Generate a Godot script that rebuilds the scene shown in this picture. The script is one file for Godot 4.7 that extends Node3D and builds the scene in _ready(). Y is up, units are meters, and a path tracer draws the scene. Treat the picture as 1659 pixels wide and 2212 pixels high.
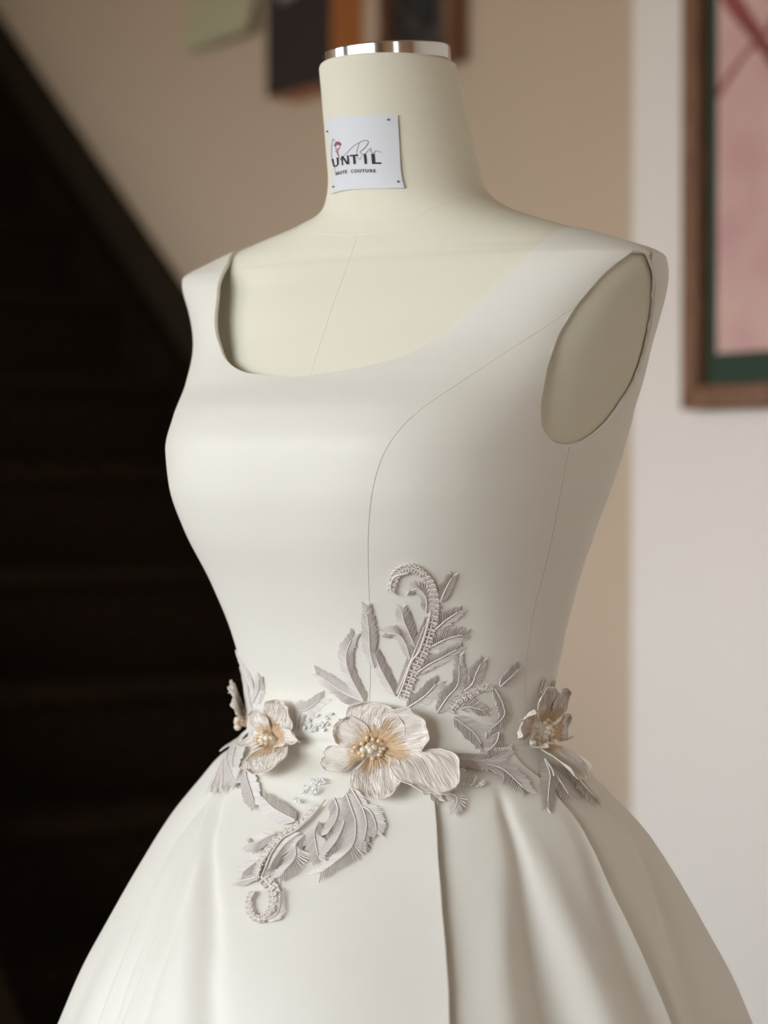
extends Node3D
# A ball gown on a dress form beside a staircase wall. Units are metres, y is up.
# The form and the gown are described by level sections (half width, front depth, back depth, two
# roundness exponents); a point of their surface is named by an angle round the body and a height.
# Angle 0 is the wearer's left side, PI/2 the centre front.

const TURN := 0.6283185          # the form is turned 36 degrees away from the room's z axis
const STAND := Vector3(0.013, 0.0, 0.0)
const SECTIONS := [
	[0.0200, 0.5000, 0.5000, 0.5000, 2.00, 2.00],
	[0.3000, 0.4300, 0.4300, 0.4300, 2.00, 2.00],
	[0.6000, 0.3450, 0.3450, 0.3450, 2.00, 2.00],
	[0.8000, 0.2780, 0.2780, 0.2780, 2.00, 2.00],
	[0.8880, 0.2435, 0.2435, 0.2435, 2.00, 2.00],
	[0.9245, 0.2280, 0.2280, 0.2280, 2.00, 2.00],
	[0.9570, 0.2105, 0.2105, 0.2105, 2.00, 2.00],
	[0.9960, 0.1914, 0.1797, 0.1771, 2.03, 2.03],
	[1.0287, 0.1746, 0.1456, 0.1378, 2.10, 2.10],
	[1.0550, 0.1550, 0.1176, 0.1055, 2.15, 2.15],
	[1.0720, 0.1402, 0.1018, 0.0875, 2.18, 2.18],
	[1.0840, 0.1215, 0.0875, 0.0705, 2.20, 2.20],
	[1.0925, 0.1168, 0.0838, 0.0668, 2.20, 2.20],
	[1.1200, 0.1185, 0.0855, 0.0640, 2.25, 2.20],
	[1.1600, 0.1260, 0.0977, 0.0668, 2.30, 2.20],
	[1.2000, 0.1360, 0.1173, 0.0744, 2.40, 2.20],
	[1.2400, 0.1470, 0.1389, 0.0840, 2.60, 2.40],
	[1.2700, 0.1530, 0.1485, 0.0905, 2.70, 2.90],
	[1.2950, 0.1560, 0.1507, 0.0990, 2.70, 3.30],
	[1.3200, 0.1600, 0.1405, 0.1080, 2.60, 3.40],
	[1.3450, 0.1690, 0.1180, 0.1070, 2.50, 3.40],
	[1.3700, 0.1780, 0.0980, 0.1040, 2.50, 3.40],
	[1.3950, 0.1890, 0.0850, 0.1010, 2.50, 3.30],
	[1.4150, 0.1990, 0.0730, 0.0920, 2.40, 2.90],
	[1.4255, 0.2020, 0.0670, 0.0830, 2.20, 2.50],
	[1.4300, 0.1960, 0.0640, 0.0800, 2.10, 2.40],
	[1.4360, 0.1790, 0.0610, 0.0770, 2.00, 2.20],
	[1.4480, 0.1390, 0.0540, 0.0710, 2.00, 2.00],
	[1.4580, 0.1050, 0.0495, 0.0680, 2.00, 2.00],
	[1.4660, 0.0820, 0.0480, 0.0655, 2.00, 2.00],
	[1.4740, 0.0670, 0.0484, 0.0630, 2.00, 2.00],
	[1.4820, 0.0590, 0.0496, 0.0610, 2.00, 2.00],
	[1.4900, 0.0560, 0.0510, 0.0585, 2.00, 2.00],
	[1.5100, 0.0540, 0.0548, 0.0520, 2.00, 2.00],
	[1.5720, 0.0485, 0.0675, 0.0295, 2.00, 2.00],
]
const LEAVES := [
	[14.0, 1.361, 1.1245, 1.449, 1.1280, 1.527, 1.1340, 1.606, 1.1435],
	[12.8, 1.357, 1.1235, 1.422, 1.1420, 1.422, 1.1570, 1.361, 1.1710],
	[11.7, 1.161, 1.1290, 1.200, 1.1385, 1.239, 1.1495, 1.257, 1.1585],
	[11.5, 1.270, 1.1485, 1.283, 1.1605, 1.270, 1.1745, 1.261, 1.1910],
	[9.1, 0.846, 1.1950, 0.816, 1.2030, 0.768, 1.2130],
	[10.4, 0.934, 1.1875, 0.925, 1.1965, 0.960, 1.2035, 1.025, 1.2020],
	[10.5, 0.886, 1.1760, 0.820, 1.1825, 0.733, 1.1890],
	[12.0, 0.929, 1.1635, 0.842, 1.1685, 0.777, 1.1710, 0.698, 1.1725],
	[9.1, 1.012, 1.1460, 0.934, 1.1520, 0.838, 1.1575, 0.733, 1.1640],
	[11.1, 1.052, 1.1550, 1.073, 1.1670, 1.113, 1.1725, 1.191, 1.1730],
	[11.3, 1.017, 1.1640, 1.047, 1.1750, 1.065, 1.1820, 1.069, 1.1905],
	[13.4, 1.095, 1.1205, 0.999, 1.1275, 0.942, 1.1330, 0.886, 1.1400],
	[6.4, 1.148, 1.1310, 1.078, 1.1470, 0.999, 1.1660, 0.934, 1.1825],
	[10.8, 0.894, 1.1180, 0.829, 1.1285, 0.755, 1.1385, 0.746, 1.1570],
	[10.8, 0.711, 1.1335, 0.659, 1.1380, 0.628, 1.1465, 0.589, 1.1545],
	[12.6, 0.449, 1.1355, 0.393, 1.1400, 0.349, 1.1435, 0.301, 1.1485],
	[10.6, 0.489, 1.1345, 0.423, 1.1240, 0.410, 1.1145, 0.554, 1.1035],
	[9.7, 0.737, 1.1205, 0.668, 1.1220, 0.541, 1.1185],
	[13.1, 0.781, 1.1150, 0.702, 1.1095, 0.624, 1.1030, 0.563, 1.0940],
	[11.0, 0.441, 1.1040, 0.458, 1.0980, 0.506, 1.0930, 0.554, 1.0890],
	[13.0, 0.816, 1.0855, 0.711, 1.0845, 0.563, 1.0835, 0.345, 1.0910],
	[20.2, 0.585, 1.0805, 0.515, 1.0780, 0.484, 1.0735, 0.432, 1.0645],
	[13.0, 1.785, 1.1015, 1.750, 1.1125, 1.684, 1.1160, 1.580, 1.1255],
	[13.7, 1.977, 1.0690, 1.872, 1.0600, 1.758, 1.0495],
	[8.6, 2.029, 1.0710, 2.003, 1.0655, 1.981, 1.0600],
	[12.7, 2.243, 1.1245, 2.321, 1.1345, 2.461, 1.1480],
	[12.2, 2.265, 1.1150, 2.151, 1.1245, 2.094, 1.1350],
	[9.2, 2.304, 1.1090, 2.574, 1.1035, 2.579, 1.1000],
	[13.0, 2.583, 1.0930, 2.714, 1.0815, 2.614, 1.0765],
	[15.3, 2.653, 1.0845, 2.265, 1.0760, 2.064, 1.0670],
	[14.4, 2.356, 1.0755, 2.121, 1.0675, 1.981, 1.0605],
	[12.2, 2.286, 1.0715, 2.212, 1.0625, 2.151, 1.0520],
	[7.1, 2.286, 1.0715, 2.134, 1.0630, 2.042, 1.0535],
	[15.3, 1.536, 1.0435, 1.593, 1.0460, 1.667, 1.0495, 1.758, 1.0555],
	[14.9, 1.580, 1.0355, 1.610, 1.0320, 1.636, 1.0285, 1.671, 1.0275],
	[16.7, 1.580, 1.0210, 1.597, 1.0165, 1.619, 1.0120],
	[8.3, 1.558, 1.0100, 1.588, 1.0080, 1.628, 1.0060],
	[11.2, 1.484, 1.0370, 1.518, 1.0300, 1.527, 1.0220, 1.527, 1.0155],
	[18.7, 1.462, 1.0360, 1.475, 1.0300, 1.449, 1.0225, 1.470, 1.0115],
	[14.9, 1.431, 1.0440, 1.427, 1.0380, 1.396, 1.0315, 1.353, 1.0230],
	[15.9, 1.414, 1.0585, 1.374, 1.0520, 1.361, 1.0445, 1.374, 1.0375],
	[20.1, 1.366, 1.0620, 1.309, 1.0520, 1.270, 1.0445, 1.248, 1.0310, 1.326, 1.0155],
	[15.2, 1.322, 1.0455, 1.318, 1.0385, 1.322, 1.0330, 1.340, 1.0255],
	[13.0, 1.278, 1.0550, 1.230, 1.0525, 1.191, 1.0465, 1.165, 1.0395],
	[10.2, 1.357, 1.0660, 1.274, 1.0550, 1.222, 1.0445, 1.204, 1.0310],
	[7.6, 1.431, 0.9880, 1.405, 0.9930, 1.431, 1.0045],
	[7.9, 1.536, 1.0105, 1.501, 1.0080, 1.449, 1.0040],
	[9.8, 1.017, 1.0670, 0.964, 1.0665, 0.916, 1.0605],
	[9.9, 0.881, 1.0650, 0.825, 1.0620, 0.846, 1.0530],
	[12.4, 0.109, 1.0805, 0.201, 1.0730, 0.279, 1.0655, 0.349, 1.0545],
	[16.2, 0.144, 1.0755, 0.166, 1.0685, 0.161, 1.0590],
	[14.5, -0.052, 1.0780, -0.004, 1.0700, -0.004, 1.0620, -0.044, 1.0535],
	[6.8, 0.061, 1.1290, 0.039, 1.1325, 0.026, 1.1365],
	[4.8, -0.079, 1.1275, -0.127, 1.1345],
]
const STEMS := [
	[7.7, 1.113, 1.1265, 1.047, 1.1445, 0.964, 1.1615, 0.903, 1.1810, 0.881, 1.1955, 0.899, 1.2075, 0.951, 1.2160, 1.017, 1.2180, 1.078, 1.2135, 1.117, 1.2015],
	[6.1, 0.812, 1.1185, 0.746, 1.1270, 0.668, 1.1305, 0.576, 1.1355, 0.506, 1.1345],
	[7.6, 1.479, 1.0530, 1.501, 1.0425, 1.553, 1.0350, 1.571, 1.0255, 1.571, 1.0165, 1.553, 1.0085],
	[6.4, 1.523, 1.0105, 1.462, 1.0030, 1.436, 0.9950, 1.453, 0.9880, 1.497, 0.9895, 1.532, 0.9965, 1.536, 1.0020],
]
const CORDS := [
	[0.0, 1.143, 1.1280, 1.100, 1.1385, 1.043, 1.1535, 0.990, 1.1615, 0.934, 1.1780, 0.908, 1.1880],
	[0.0, 1.449, 1.0570, 1.470, 1.0475, 1.501, 1.0385, 1.540, 1.0325, 1.549, 1.0240, 1.540, 1.0165, 1.532, 1.0105],
	[0.0, 1.012, 1.2150, 1.086, 1.2120, 1.113, 1.2045, 1.086, 1.1995],
	[0.0, 0.109, 1.0805, 0.161, 1.0745, 0.192, 1.0715],
]
# outline of an armhole seen from the side: front distance, height
const ARMHOLE := [0.0187, 1.4249, 0.0289, 1.4162, 0.0371, 1.4044, 0.0427, 1.3937, 0.0466, 1.3846, 0.0501, 1.3750, 0.0536, 1.3642, 0.0567, 1.3526, 0.0587, 1.3407, 0.0596, 1.3292, 0.0595, 1.3193, 0.0580, 1.3114, 0.0538, 1.3050, 0.0464, 1.3004, 0.0360, 1.2979, 0.0234, 1.2982, 0.0096, 1.3011, -0.0048, 1.3066, -0.0191, 1.3150, -0.0317, 1.3259, -0.0409, 1.3383, -0.0457, 1.3513, -0.0459, 1.3649, -0.0414, 1.3787, -0.0332, 1.3916, -0.0230, 1.4029, -0.0114, 1.4129, -0.0002, 1.4209, 0.0082, 1.4259, 0.0156, 1.4263]
# princess seam: heights and angles
const PRINCESS_Y := [1.0400, 1.0925, 1.1385, 1.1876, 1.2241, 1.2505, 1.2703, 1.2844, 1.2941, 1.3017, 1.3091, 1.3160, 1.3228, 1.3301, 1.3382, 1.3479, 1.3590, 1.3701, 1.3801, 1.3885, 1.3970, 1.4120, 1.4255, 1.4350, 1.4800]
const PRINCESS_A := [1.390, 1.360, 1.313, 1.253, 1.215, 1.190, 1.164, 1.134, 1.105, 1.078, 1.048, 1.012, 0.970, 0.922, 0.869, 0.804, 0.720, 0.625, 0.531, 0.449, 0.300, 0.180, 0.030, 0.000, 0.000]
const FLOWERS := [
	[1.2959, 1.0895, [
		[1.331, 1.0940, 1.383, 1.1015, 1.523, 1.1110, 21.9, 6.0, 1.0],
		[1.274, 1.0950, 1.257, 1.1100, 1.217, 1.1260, 40.4, 7.0, 0.2],
		[1.235, 1.0945, 1.086, 1.1050, 0.903, 1.1095, 34.3, 9.0, 0.9],
		[1.217, 1.0905, 1.025, 1.0815, 0.873, 1.0585, 38.2, 9.0, 0.6],
		[1.278, 1.0840, 1.222, 1.0700, 1.174, 1.0540, 32.2, 8.0, 0.3],
		[1.348, 1.0850, 1.436, 1.0825, 1.549, 1.0790, 24.6, 4.0, 0.1],
	]],
	[1.9984, 1.0890, [
		[2.046, 1.0930, 2.068, 1.1025, 2.077, 1.1145, 24.2, 6.0, 0.3],
		[1.968, 1.0945, 1.885, 1.1060, 1.806, 1.1220, 28.4, 6.0, 0.3],
		[1.920, 1.0895, 1.806, 1.0905, 1.671, 1.0900, 21.7, 8.0, 0.5],
		[1.946, 1.0845, 1.833, 1.0745, 1.750, 1.0630, 32.6, 8.0, 0.4],
		[2.051, 1.0865, 2.094, 1.0830, 2.077, 1.0785, 23.2, 5.0, 0.1],
	]],
	[0.0742, 1.1025, [
		[0.166, 1.1060, 0.262, 1.1095, 0.353, 1.1140, 21.6, 9.0, 0.7],
		[0.140, 1.0990, 0.196, 1.0965, 0.244, 1.0905, 14.2, 10.0, 1.0],
		[0.05, 1.0930, 0.05, 1.0800, 0.07, 1.0640, 25.0, 7.0, 0.3],
		[-0.14, 1.1000, -0.27, 1.1000, -0.40, 1.0980, 24.0, 7.0, 0.4],
		[0.02, 1.1090, 0.06, 1.1200, 0.09, 1.1350, 22.0, 6.0, 0.2],
		[-0.09, 1.1080, -0.13, 1.1190, -0.14, 1.1330, 21.0, 6.0, 0.2],
	]],
]
const SEEDS := [
	[1.636, 1.1120, 1.676, 1.1085, 1.719, 1.1025, 1.693, 1.1030, 1.671, 1.1020, 1.649, 1.1020, 1.632, 1.1055, 1.614, 1.1040, 1.610, 1.1065, 1.593, 1.1030, 1.571, 1.1070, 1.553, 1.1140, 1.597, 1.1055, 1.571, 1.1105, 1.654, 1.1040],
	[1.584, 1.0550, 1.580, 1.0555, 1.558, 1.0555, 1.575, 1.0610, 1.566, 1.0640, 1.558, 1.0665, 1.536, 1.0630, 1.536, 1.0600, 1.518, 1.0595, 1.532, 1.0645, 1.514, 1.0615, 1.523, 1.0690, 1.518, 1.0660, 1.492, 1.0635, 1.501, 1.0695, 1.549, 1.0675, 1.501, 1.0665, 1.532, 1.0660, 1.553, 1.0625, 1.571, 1.0605],
	[0.816, 1.0750, 0.772, 1.0730, 0.772, 1.0705, 0.746, 1.0705, 0.711, 1.0700, 0.694, 1.0705, 0.681, 1.0715, 0.672, 1.0705, 0.733, 1.0710, 0.764, 1.0765, 0.711, 1.0725, 0.746, 1.0745],
]

# rear wall of the room: a point on it, the direction along it (away from the camera) and its normal
const CORNER := Vector3(0.4954, 0.0, -1.8418)
const ALONG := Vector3(-0.545, 0.0, -0.8384)
const OUT := Vector3(-0.8384, 0.0, 0.545)

const SIDE_Y := [1.040, 1.0925, 1.1284, 1.1543, 1.1862, 1.224, 1.2707, 1.2967, 1.31, 1.35, 1.48]
const SIDE_A := [0.15, 0.15, 0.199, 0.232, 0.219, 0.164, 0.123, 0.10, 0.05, 0.0, 0.0]
# neckline seen from the front: half width, height (her left, her right, back)
const NECK_LEFT := [0.0, 1.3444, 0.010, 1.3456, 0.035, 1.3481, 0.056, 1.3517, 0.077, 1.3579, 0.089, 1.3665, 0.097, 1.3735, 0.109, 1.3857, 0.118, 1.3958, 0.131, 1.4111, 0.140, 1.427, 0.144, 1.4382, 0.145, 1.47]
const NECK_RIGHT := [0.0, 1.3444, 0.037, 1.3471, 0.055, 1.3499, 0.072, 1.3559, 0.085, 1.3638, 0.098, 1.378, 0.104, 1.3907, 0.108, 1.4056, 0.112, 1.4185, 0.118, 1.432, 0.128, 1.446, 0.130, 1.47]
const NECK_BACK := [0.0, 1.380, 0.04, 1.382, 0.08, 1.390, 0.105, 1.402, 0.125, 1.420, 0.138, 1.436, 0.145, 1.446, 0.145, 1.47]
const NECK_SEAM_A := [-3.1416, -1.5708, -0.6, 0.0, 0.438, 0.972, 1.347, 1.5708, 1.80, 2.17, 2.70, 3.1416]
const NECK_SEAM_Y := [1.476, 1.486, 1.482, 1.476, 1.4713, 1.4620, 1.4496, 1.4464, 1.4490, 1.4530, 1.4660, 1.476]

# leaves of the spray that turns the corner of her right side, seen edge on
const SIDE_LEAVES := [
	[12.0, 2.56, 1.086, 2.62, 1.108, 2.60, 1.136], [11.0, 2.70, 1.095, 2.78, 1.118, 2.74, 1.146], [12.0, 2.48, 1.078, 2.62, 1.088, 2.78, 1.098],
	[12.0, 2.40, 1.090, 2.50, 1.110, 2.62, 1.126],
	[11.0, 2.84, 1.098, 2.92, 1.112, 2.94, 1.134], [11.0, 2.34, 1.104, 2.40, 1.120, 2.38, 1.140]]
const SIDE_FLOWER := [2.68, 1.097, [
	[2.62, 1.1010, 2.56, 1.1110, 2.50, 1.1220, 22.0, 7.0, 0.4],
	[2.68, 1.1060, 2.66, 1.1180, 2.64, 1.1310, 22.0, 7.0, 0.4],
	[2.74, 1.0970, 2.84, 1.0980, 2.94, 1.0990, 24.0, 7.0, 0.4],
]]
var windows := 0
var table := []                  # sections sampled every half millimetre
var arm: PackedVector2Array
var scoops := []
var rng := RandomNumberGenerator.new()
var M := {}

# ---------------------------------------------------------------- helpers
func ramp(xs: Array, ys: Array, x: float) -> float:
	if x <= xs[0]: return ys[0]
	for i in range(1, xs.size()):
		if x <= xs[i]:
			var t: float = (x - xs[i - 1]) / (xs[i] - xs[i - 1])
			return lerpf(ys[i - 1], ys[i], t)
	return ys[ys.size() - 1]

func curve_smooth(xs: Array, ys: Array, x: float) -> float:   # monotone cubic
	var n := xs.size()
	x = clampf(x, xs[0], xs[n - 1])
	var i := 0
	while i < n - 2 and x > xs[i + 1]: i += 1
	var h: float = xs[i + 1] - xs[i]
	var t: float = (x - xs[i]) / h
	var m0 := _slope(xs, ys, i)
	var m1 := _slope(xs, ys, i + 1)
	return (2 * t * t * t - 3 * t * t + 1) * ys[i] + (t * t * t - 2 * t * t + t) * h * m0 + (-2 * t * t * t + 3 * t * t) * ys[i + 1] + (t * t * t - t * t) * h * m1

func _slope(xs: Array, ys: Array, i: int) -> float:
	var n := xs.size()
	if i == 0: return (ys[1] - ys[0]) / (xs[1] - xs[0])
	if i == n - 1: return (ys[n - 1] - ys[n - 2]) / (xs[n - 1] - xs[n - 2])
	var h0: float = xs[i] - xs[i - 1]
	var h1: float = xs[i + 1] - xs[i]
	var d0: float = (ys[i] - ys[i - 1]) / h0
	var d1: float = (ys[i + 1] - ys[i]) / h1
	if d0 * d1 <= 0.0: return 0.0
	var w1 := 2 * h1 + h0
	var w2 := h1 + 2 * h0
	return (w1 + w2) / (w1 / d0 + w2 / d1)

func bump(x: float, c: float, w: float) -> float:
	var q := (x - c) / w
	return exp(-q * q)

func prepare_sections():
	var cols := [[], [], [], [], [], []]
	for r in SECTIONS:
		for c in 6: cols[c].append(r[c])
	for c in range(1, 6):
		var t := PackedFloat32Array()
		var m := PackedFloat32Array()
		for i in SECTIONS.size(): m.append(_slope(cols[0], cols[c], i))
		var i := 0
		for k in 3110:
			var y := 0.02 + k * 0.0005
			y = minf(y, 1.572)
			while i < SECTIONS.size() - 2 and y > cols[0][i + 1]: i += 1
			var h: float = cols[0][i + 1] - cols[0][i]
			var q: float = (y - cols[0][i]) / h
			t.append((2 * q * q * q - 3 * q * q + 1) * cols[c][i] + (q * q * q - 2 * q * q + q) * h * m[i] + (-2 * q * q * q + 3 * q * q) * cols[c][i + 1] + (q * q * q - q * q) * h * m[i + 1])
		table.append(t)

func sec(y: float, c: int) -> float:
	var q := clampf((y - 0.02) * 2000.0, 0.0, 3107.0)
	var i := int(q)
	var t: PackedFloat32Array = table[c]
	return lerpf(t[i], t[i + 1], q - i)

# side and front distance of the surface from the body's axis
func section_point(a: float, y: float, off := 0.0, front_off := 0.0) -> Vector2:
	var c := cos(a)
	var s := sin(a)
	var w := sec(y, 0)
	if c < 0.0: w -= 0.016 * bump(y, 1.385, 0.050) + 0.012 * bump(y, 1.464, 0.011) * minf(-c * 3.0, 1.0)     # the gown sits a little narrower on her right
	var ff := sec(y, 1)
	var bb := sec(y, 2)
	var mid := (ff - bb) * 0.5 * clampf((y - 1.44) / 0.05, 0.0, 1.0)
	var n: float = sec(y, 3) if s > 0.0 else sec(y, 4)
	var e := 2.0 / n
	var d: float = ff - mid + off + front_off if s > 0.0 else bb + mid + off
	return Vector2((w + off) * signf(c) * pow(absf(c), e), mid + d * signf(s) * pow(absf(s), e))

func place(lf: Vector2, y: float) -> Vector3:
	return Vector3(lf.x * cos(TURN) - lf.y * sin(TURN), y, lf.x * sin(TURN) + lf.y * cos(TURN)) + STAND

func smooth01(e0: float, e1: float, x: float) -> float:
	var t := clampf((x - e0) / (e1 - e0), 0.0, 1.0)
	return t * t * (3.0 - 2.0 * t)

var ripple := FastNoiseLite.new()

func gown_offset(a: float, y: float) -> float:
	var o := 0.0015
	o += 0.004 * bump(a, 2.15, 0.42) * smooth01(1.335, 1.385, y) * (1.0 - smooth01(1.412, 1.436, y))
	o += 0.0015 * smooth01(1.40, 1.43, y)
	o += 0.0007 * ripple.get_noise_2d(a * 14.0, y * 55.0)
	return o

func gown(a: float, y: float, lift := 0.0) -> Vector3:
	return place(section_point(a, y, gown_offset(a, y) + lift), y)

func form(a: float, y: float, lift := 0.0) -> Vector3:
	var fo := -0.009 * (1.0 - smooth01(1.335, 1.372, y))
	var hollow := 0.010 * bump(wrapf(a, 0.0, TAU), 2.25, 0.38) * smooth01(1.33, 1.375, y) * (1.0 - smooth01(1.41, 1.438, y))
	return place(section_point(a, y, -0.002 * (1.0 - smooth01(1.43, 1.47, y)) - hollow + lift, fo), y)

func surf(kind: int, a: float, y: float, lift := 0.0) -> Vector3:
	if kind == 0: return gown(a, y, lift)
	if kind == 1: return form(a, y, lift)
	return skirt_base(a, y, lift)

func skirt_base(a: float, y: float, lift := 0.0) -> Vector3:
	return place(section_point(a, y, 0.0015 + lift), y)

func normal_at(kind: int, a: float, y: float) -> Vector3:
	var da := surf(kind, a + 0.004, y) - surf(kind, a - 0.004, y)
	var dy := surf(kind, a, minf(y + 0.0008, 1.5719)) - surf(kind, a, y - 0.0008)
	return dy.cross(da).normalized()

class Shape:                     # collects one mesh
	var v := PackedVector3Array()
	var n := PackedVector3Array()
	var ix := PackedInt32Array()
	var uv := PackedVector2Array()
	var col := PackedColorArray()
	var ink := Color.WHITE        # tone given to the vertices that follow, where a mesh uses tones
	var toned := false
	func vert(p: Vector3, m: Vector3) -> int:
		v.append(p); n.append(m)
		if toned: col.append(ink)
		return v.size() - 1
	func tri(a: int, b: int, c: int):
		if (v[b] - v[a]).cross(v[c] - v[a]).dot(n[a] + n[b] + n[c]) > 0.0:
			ix.append(a); ix.append(c); ix.append(b)
		else:
			ix.append(a); ix.append(b); ix.append(c)
	func quad(a: int, b: int, c: int, d: int):
		tri(a, b, c); tri(a, c, d)
	func flat(pts: Array, m: Vector3):
		var k := []
		for p in pts: k.append(vert(p, m))
		for i in range(1, k.size() - 1): tri(k[0], k[i], k[i + 1])
	func tube(pts: PackedVector3Array, r: float, sides := 6, caps := true, taper := 0.0):
		var side := Vector3.ZERO
		var rows := []
		var count := pts.size()
		for i in count:
			var t := (pts[mini(i + 1, count - 1)] - pts[maxi(i - 1, 0)]).normalized()
			if side == Vector3.ZERO: side = t.cross(Vector3(0.31, 0.87, 0.38)).normalized()
			side = (side - t * side.dot(t)).normalized()
			var up := t.cross(side)
			var rr := r * (1.0 - taper * i / maxf(count - 1.0, 1.0))
			var row := []
			for k in sides:
				var m := side * cos(TAU * k / sides) + up * sin(TAU * k / sides)
				row.append(vert(pts[i] + m * rr, m))
			rows.append(row)
		for i in count - 1:
			for k in sides:
				quad(rows[i][k], rows[i][(k + 1) % sides], rows[i + 1][(k + 1) % sides], rows[i + 1][k])
		if caps:
			for e in [0, count - 1]:
				var d: Vector3 = (pts[0] - pts[1] if e == 0 else pts[e] - pts[e - 1]).normalized()
				var c := vert(pts[e] + d * r * 0.4, d)
				for k in sides: tri(c, rows[e][k], rows[e][(k + 1) % sides])
	func mesh(m: Material) -> ArrayMesh:
		var arr := []
		arr.resize(Mesh.ARRAY_MAX)
		arr[Mesh.ARRAY_VERTEX] = v
		arr[Mesh.ARRAY_NORMAL] = n
		if uv.size() == v.size() and uv.size() > 0: arr[Mesh.ARRAY_TEX_UV] = uv
		if toned: arr[Mesh.ARRAY_COLOR] = col
		arr[Mesh.ARRAY_INDEX] = ix
		var out := ArrayMesh.new()
		out.add_surface_from_arrays(Mesh.PRIMITIVE_TRIANGLES, arr)
		out.surface_set_material(0, m)
		return out

var taken := {}
func numbered(called: String, parent: Node) -> String:
	var key := str(parent.get_instance_id()) + called
	var k: int = taken.get(key, 0)
	taken[key] = k + 1
	return called if k == 0 else "%s_%03d" % [called, k]

func add(called: String, mesh: Mesh, parent: Node = self) -> MeshInstance3D:
	var o := MeshInstance3D.new()
	o.mesh = mesh
	o.name = numbered(called, parent)
	parent.add_child(o, true)
	return o

func obj(called: String, s: Shape, m: Material, parent: Node = self) -> MeshInstance3D:
	return add(called, s.mesh(m), parent)

func thing(called: String, label: String, category: String, at := Vector3.ZERO, group := "") -> Node3D:
	var o := Node3D.new()
	o.name = numbered(called, self)
	o.position = at
	add_child(o, true)
	o.set_meta("label", label)
	o.set_meta("category", category)
	if group: o.set_meta("group", group)
	return o

func structure(o: Node, label: String) -> Node:
	o.set_meta("kind", "structure")
	o.set_meta("label", label)
	return o

func room(s: float, y: float, off: float) -> Vector3:
	return CORNER + ALONG * s + OUT * off + Vector3(0, y, 0)

func room_basis() -> Basis:
	return Basis(-ALONG, Vector3.UP, OUT)

func slab(called: String, s0: float, s1: float, y0: float, y1: float, o0: float, o1: float, m: Material, parent: Node = self) -> MeshInstance3D:
	var b := BoxMesh.new()
	b.size = Vector3(s1 - s0, y1 - y0, o1 - o0)
	b.material = m
	var o := add(called, b, parent)
	o.transform = Transform3D(room_basis(), room((s0 + s1) / 2, (y0 + y1) / 2, (o0 + o1) / 2))
	return o

# a flat outline with thickness and a bevelled front edge, in its own x, y, z
func plate(poly: Array, z0: float, z1: float, bevel: float, m: Material) -> ArrayMesh:
	var s := Shape.new()
	var pts := PackedVector2Array(poly)
	if Geometry2D.is_polygon_clockwise(pts): pts.reverse()
	var inner := PackedVector2Array()
	var k := pts.size()
	for i in k:
		var a := (pts[i] - pts[(i + k - 1) % k]).normalized()
		var b := (pts[(i + 1) % k] - pts[i]).normalized()
		var na := Vector2(-a.y, a.x)
		var nb := Vector2(-b.y, b.x)
		var d := (na + nb).normalized()
		inner.append(pts[i] + d * bevel / maxf(0.3, d.dot(na)))
	var front := []
	var back := []
	for i in k:
		front.append(Vector3(inner[i].x, inner[i].y, z1))
		back.append(Vector3(pts[i].x, pts[i].y, z0))
	s.flat(front, Vector3(0, 0, 1))
	s.flat(back, Vector3(0, 0, -1))
	for i in k:
		var j := (i + 1) % k
		var e := pts[j] - pts[i]
		var m3 := Vector3(e.y, -e.x, 0).normalized()
		s.flat([Vector3(pts[i].x, pts[i].y, z0), Vector3(pts[j].x, pts[j].y, z0), Vector3(pts[j].x, pts[j].y, z1 - bevel), Vector3(pts[i].x, pts[i].y, z1 - bevel)], m3)
		s.flat([Vector3(pts[i].x, pts[i].y, z1 - bevel), Vector3(pts[j].x, pts[j].y, z1 - bevel), Vector3(inner[j].x, inner[j].y, z1), Vector3(inner[i].x, inner[i].y, z1)], (m3 + Vector3(0, 0, 1)).normalized())
	return s.mesh(m)

# ---------------------------------------------------------------- materials
func noise_tex(freq: float, size := 512, normal := false, ramp_cols := [], seed_ := 1, octaves := 4) -> NoiseTexture2D:
	var f := FastNoiseLite.new()
	f.seed = seed_
	f.frequency = freq
	f.fractal_octaves = octaves
	var t := NoiseTexture2D.new()
	t.width = size
	t.height = size
	t.seamless = true
	t.noise = f
	t.as_normal_map = normal
	if ramp_cols.size():
		var g := Gradient.new()
		g.set_color(0, ramp_cols[0])
		g.set_color(1, ramp_cols[1])
		t.color_ramp = g
	return t

func weave_tex(size: int, period: int, depth: float) -> ImageTexture:
	var im := Image.create(size, size, false, Image.FORMAT_RGB8)
	var r := RandomNumberGenerator.new()
	r.seed = 5
	for y in size:
		for x in size:
			var h := 0.5 + 0.25 * sin(TAU * x / period) * (1.0 if (y / period) % 2 == 0 else -1.0) + 0.25 * sin(TAU * y / period) * (1.0 if (x / period) % 2 == 0 else -1.0)
			h = clampf(h * depth + (1 - depth) * 0.5 + r.randf_range(-0.12, 0.12), 0, 1)
			im.set_pixel(x, y, Color(h, h, h))
	return ImageTexture.create_from_image(im)

func mat(called: String, c: Color, rough: float, spec := 0.5) -> StandardMaterial3D:
	var m := StandardMaterial3D.new()
	m.resource_name = called
	m.albedo_color = c
	m.roughness = rough
	m.metallic_specular = spec
	if spec <= 0.0: m.specular_mode = BaseMaterial3D.SPECULAR_DISABLED
	return m

func relief(m: StandardMaterial3D, t: Texture2D, cm: float, scale: float):
	m.heightmap_enabled = true
	m.heightmap_texture = t
	m.heightmap_scale = cm
	m.uv1_triplanar = true
	m.uv1_world_triplanar = true
	m.uv1_scale = Vector3.ONE * scale

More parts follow.
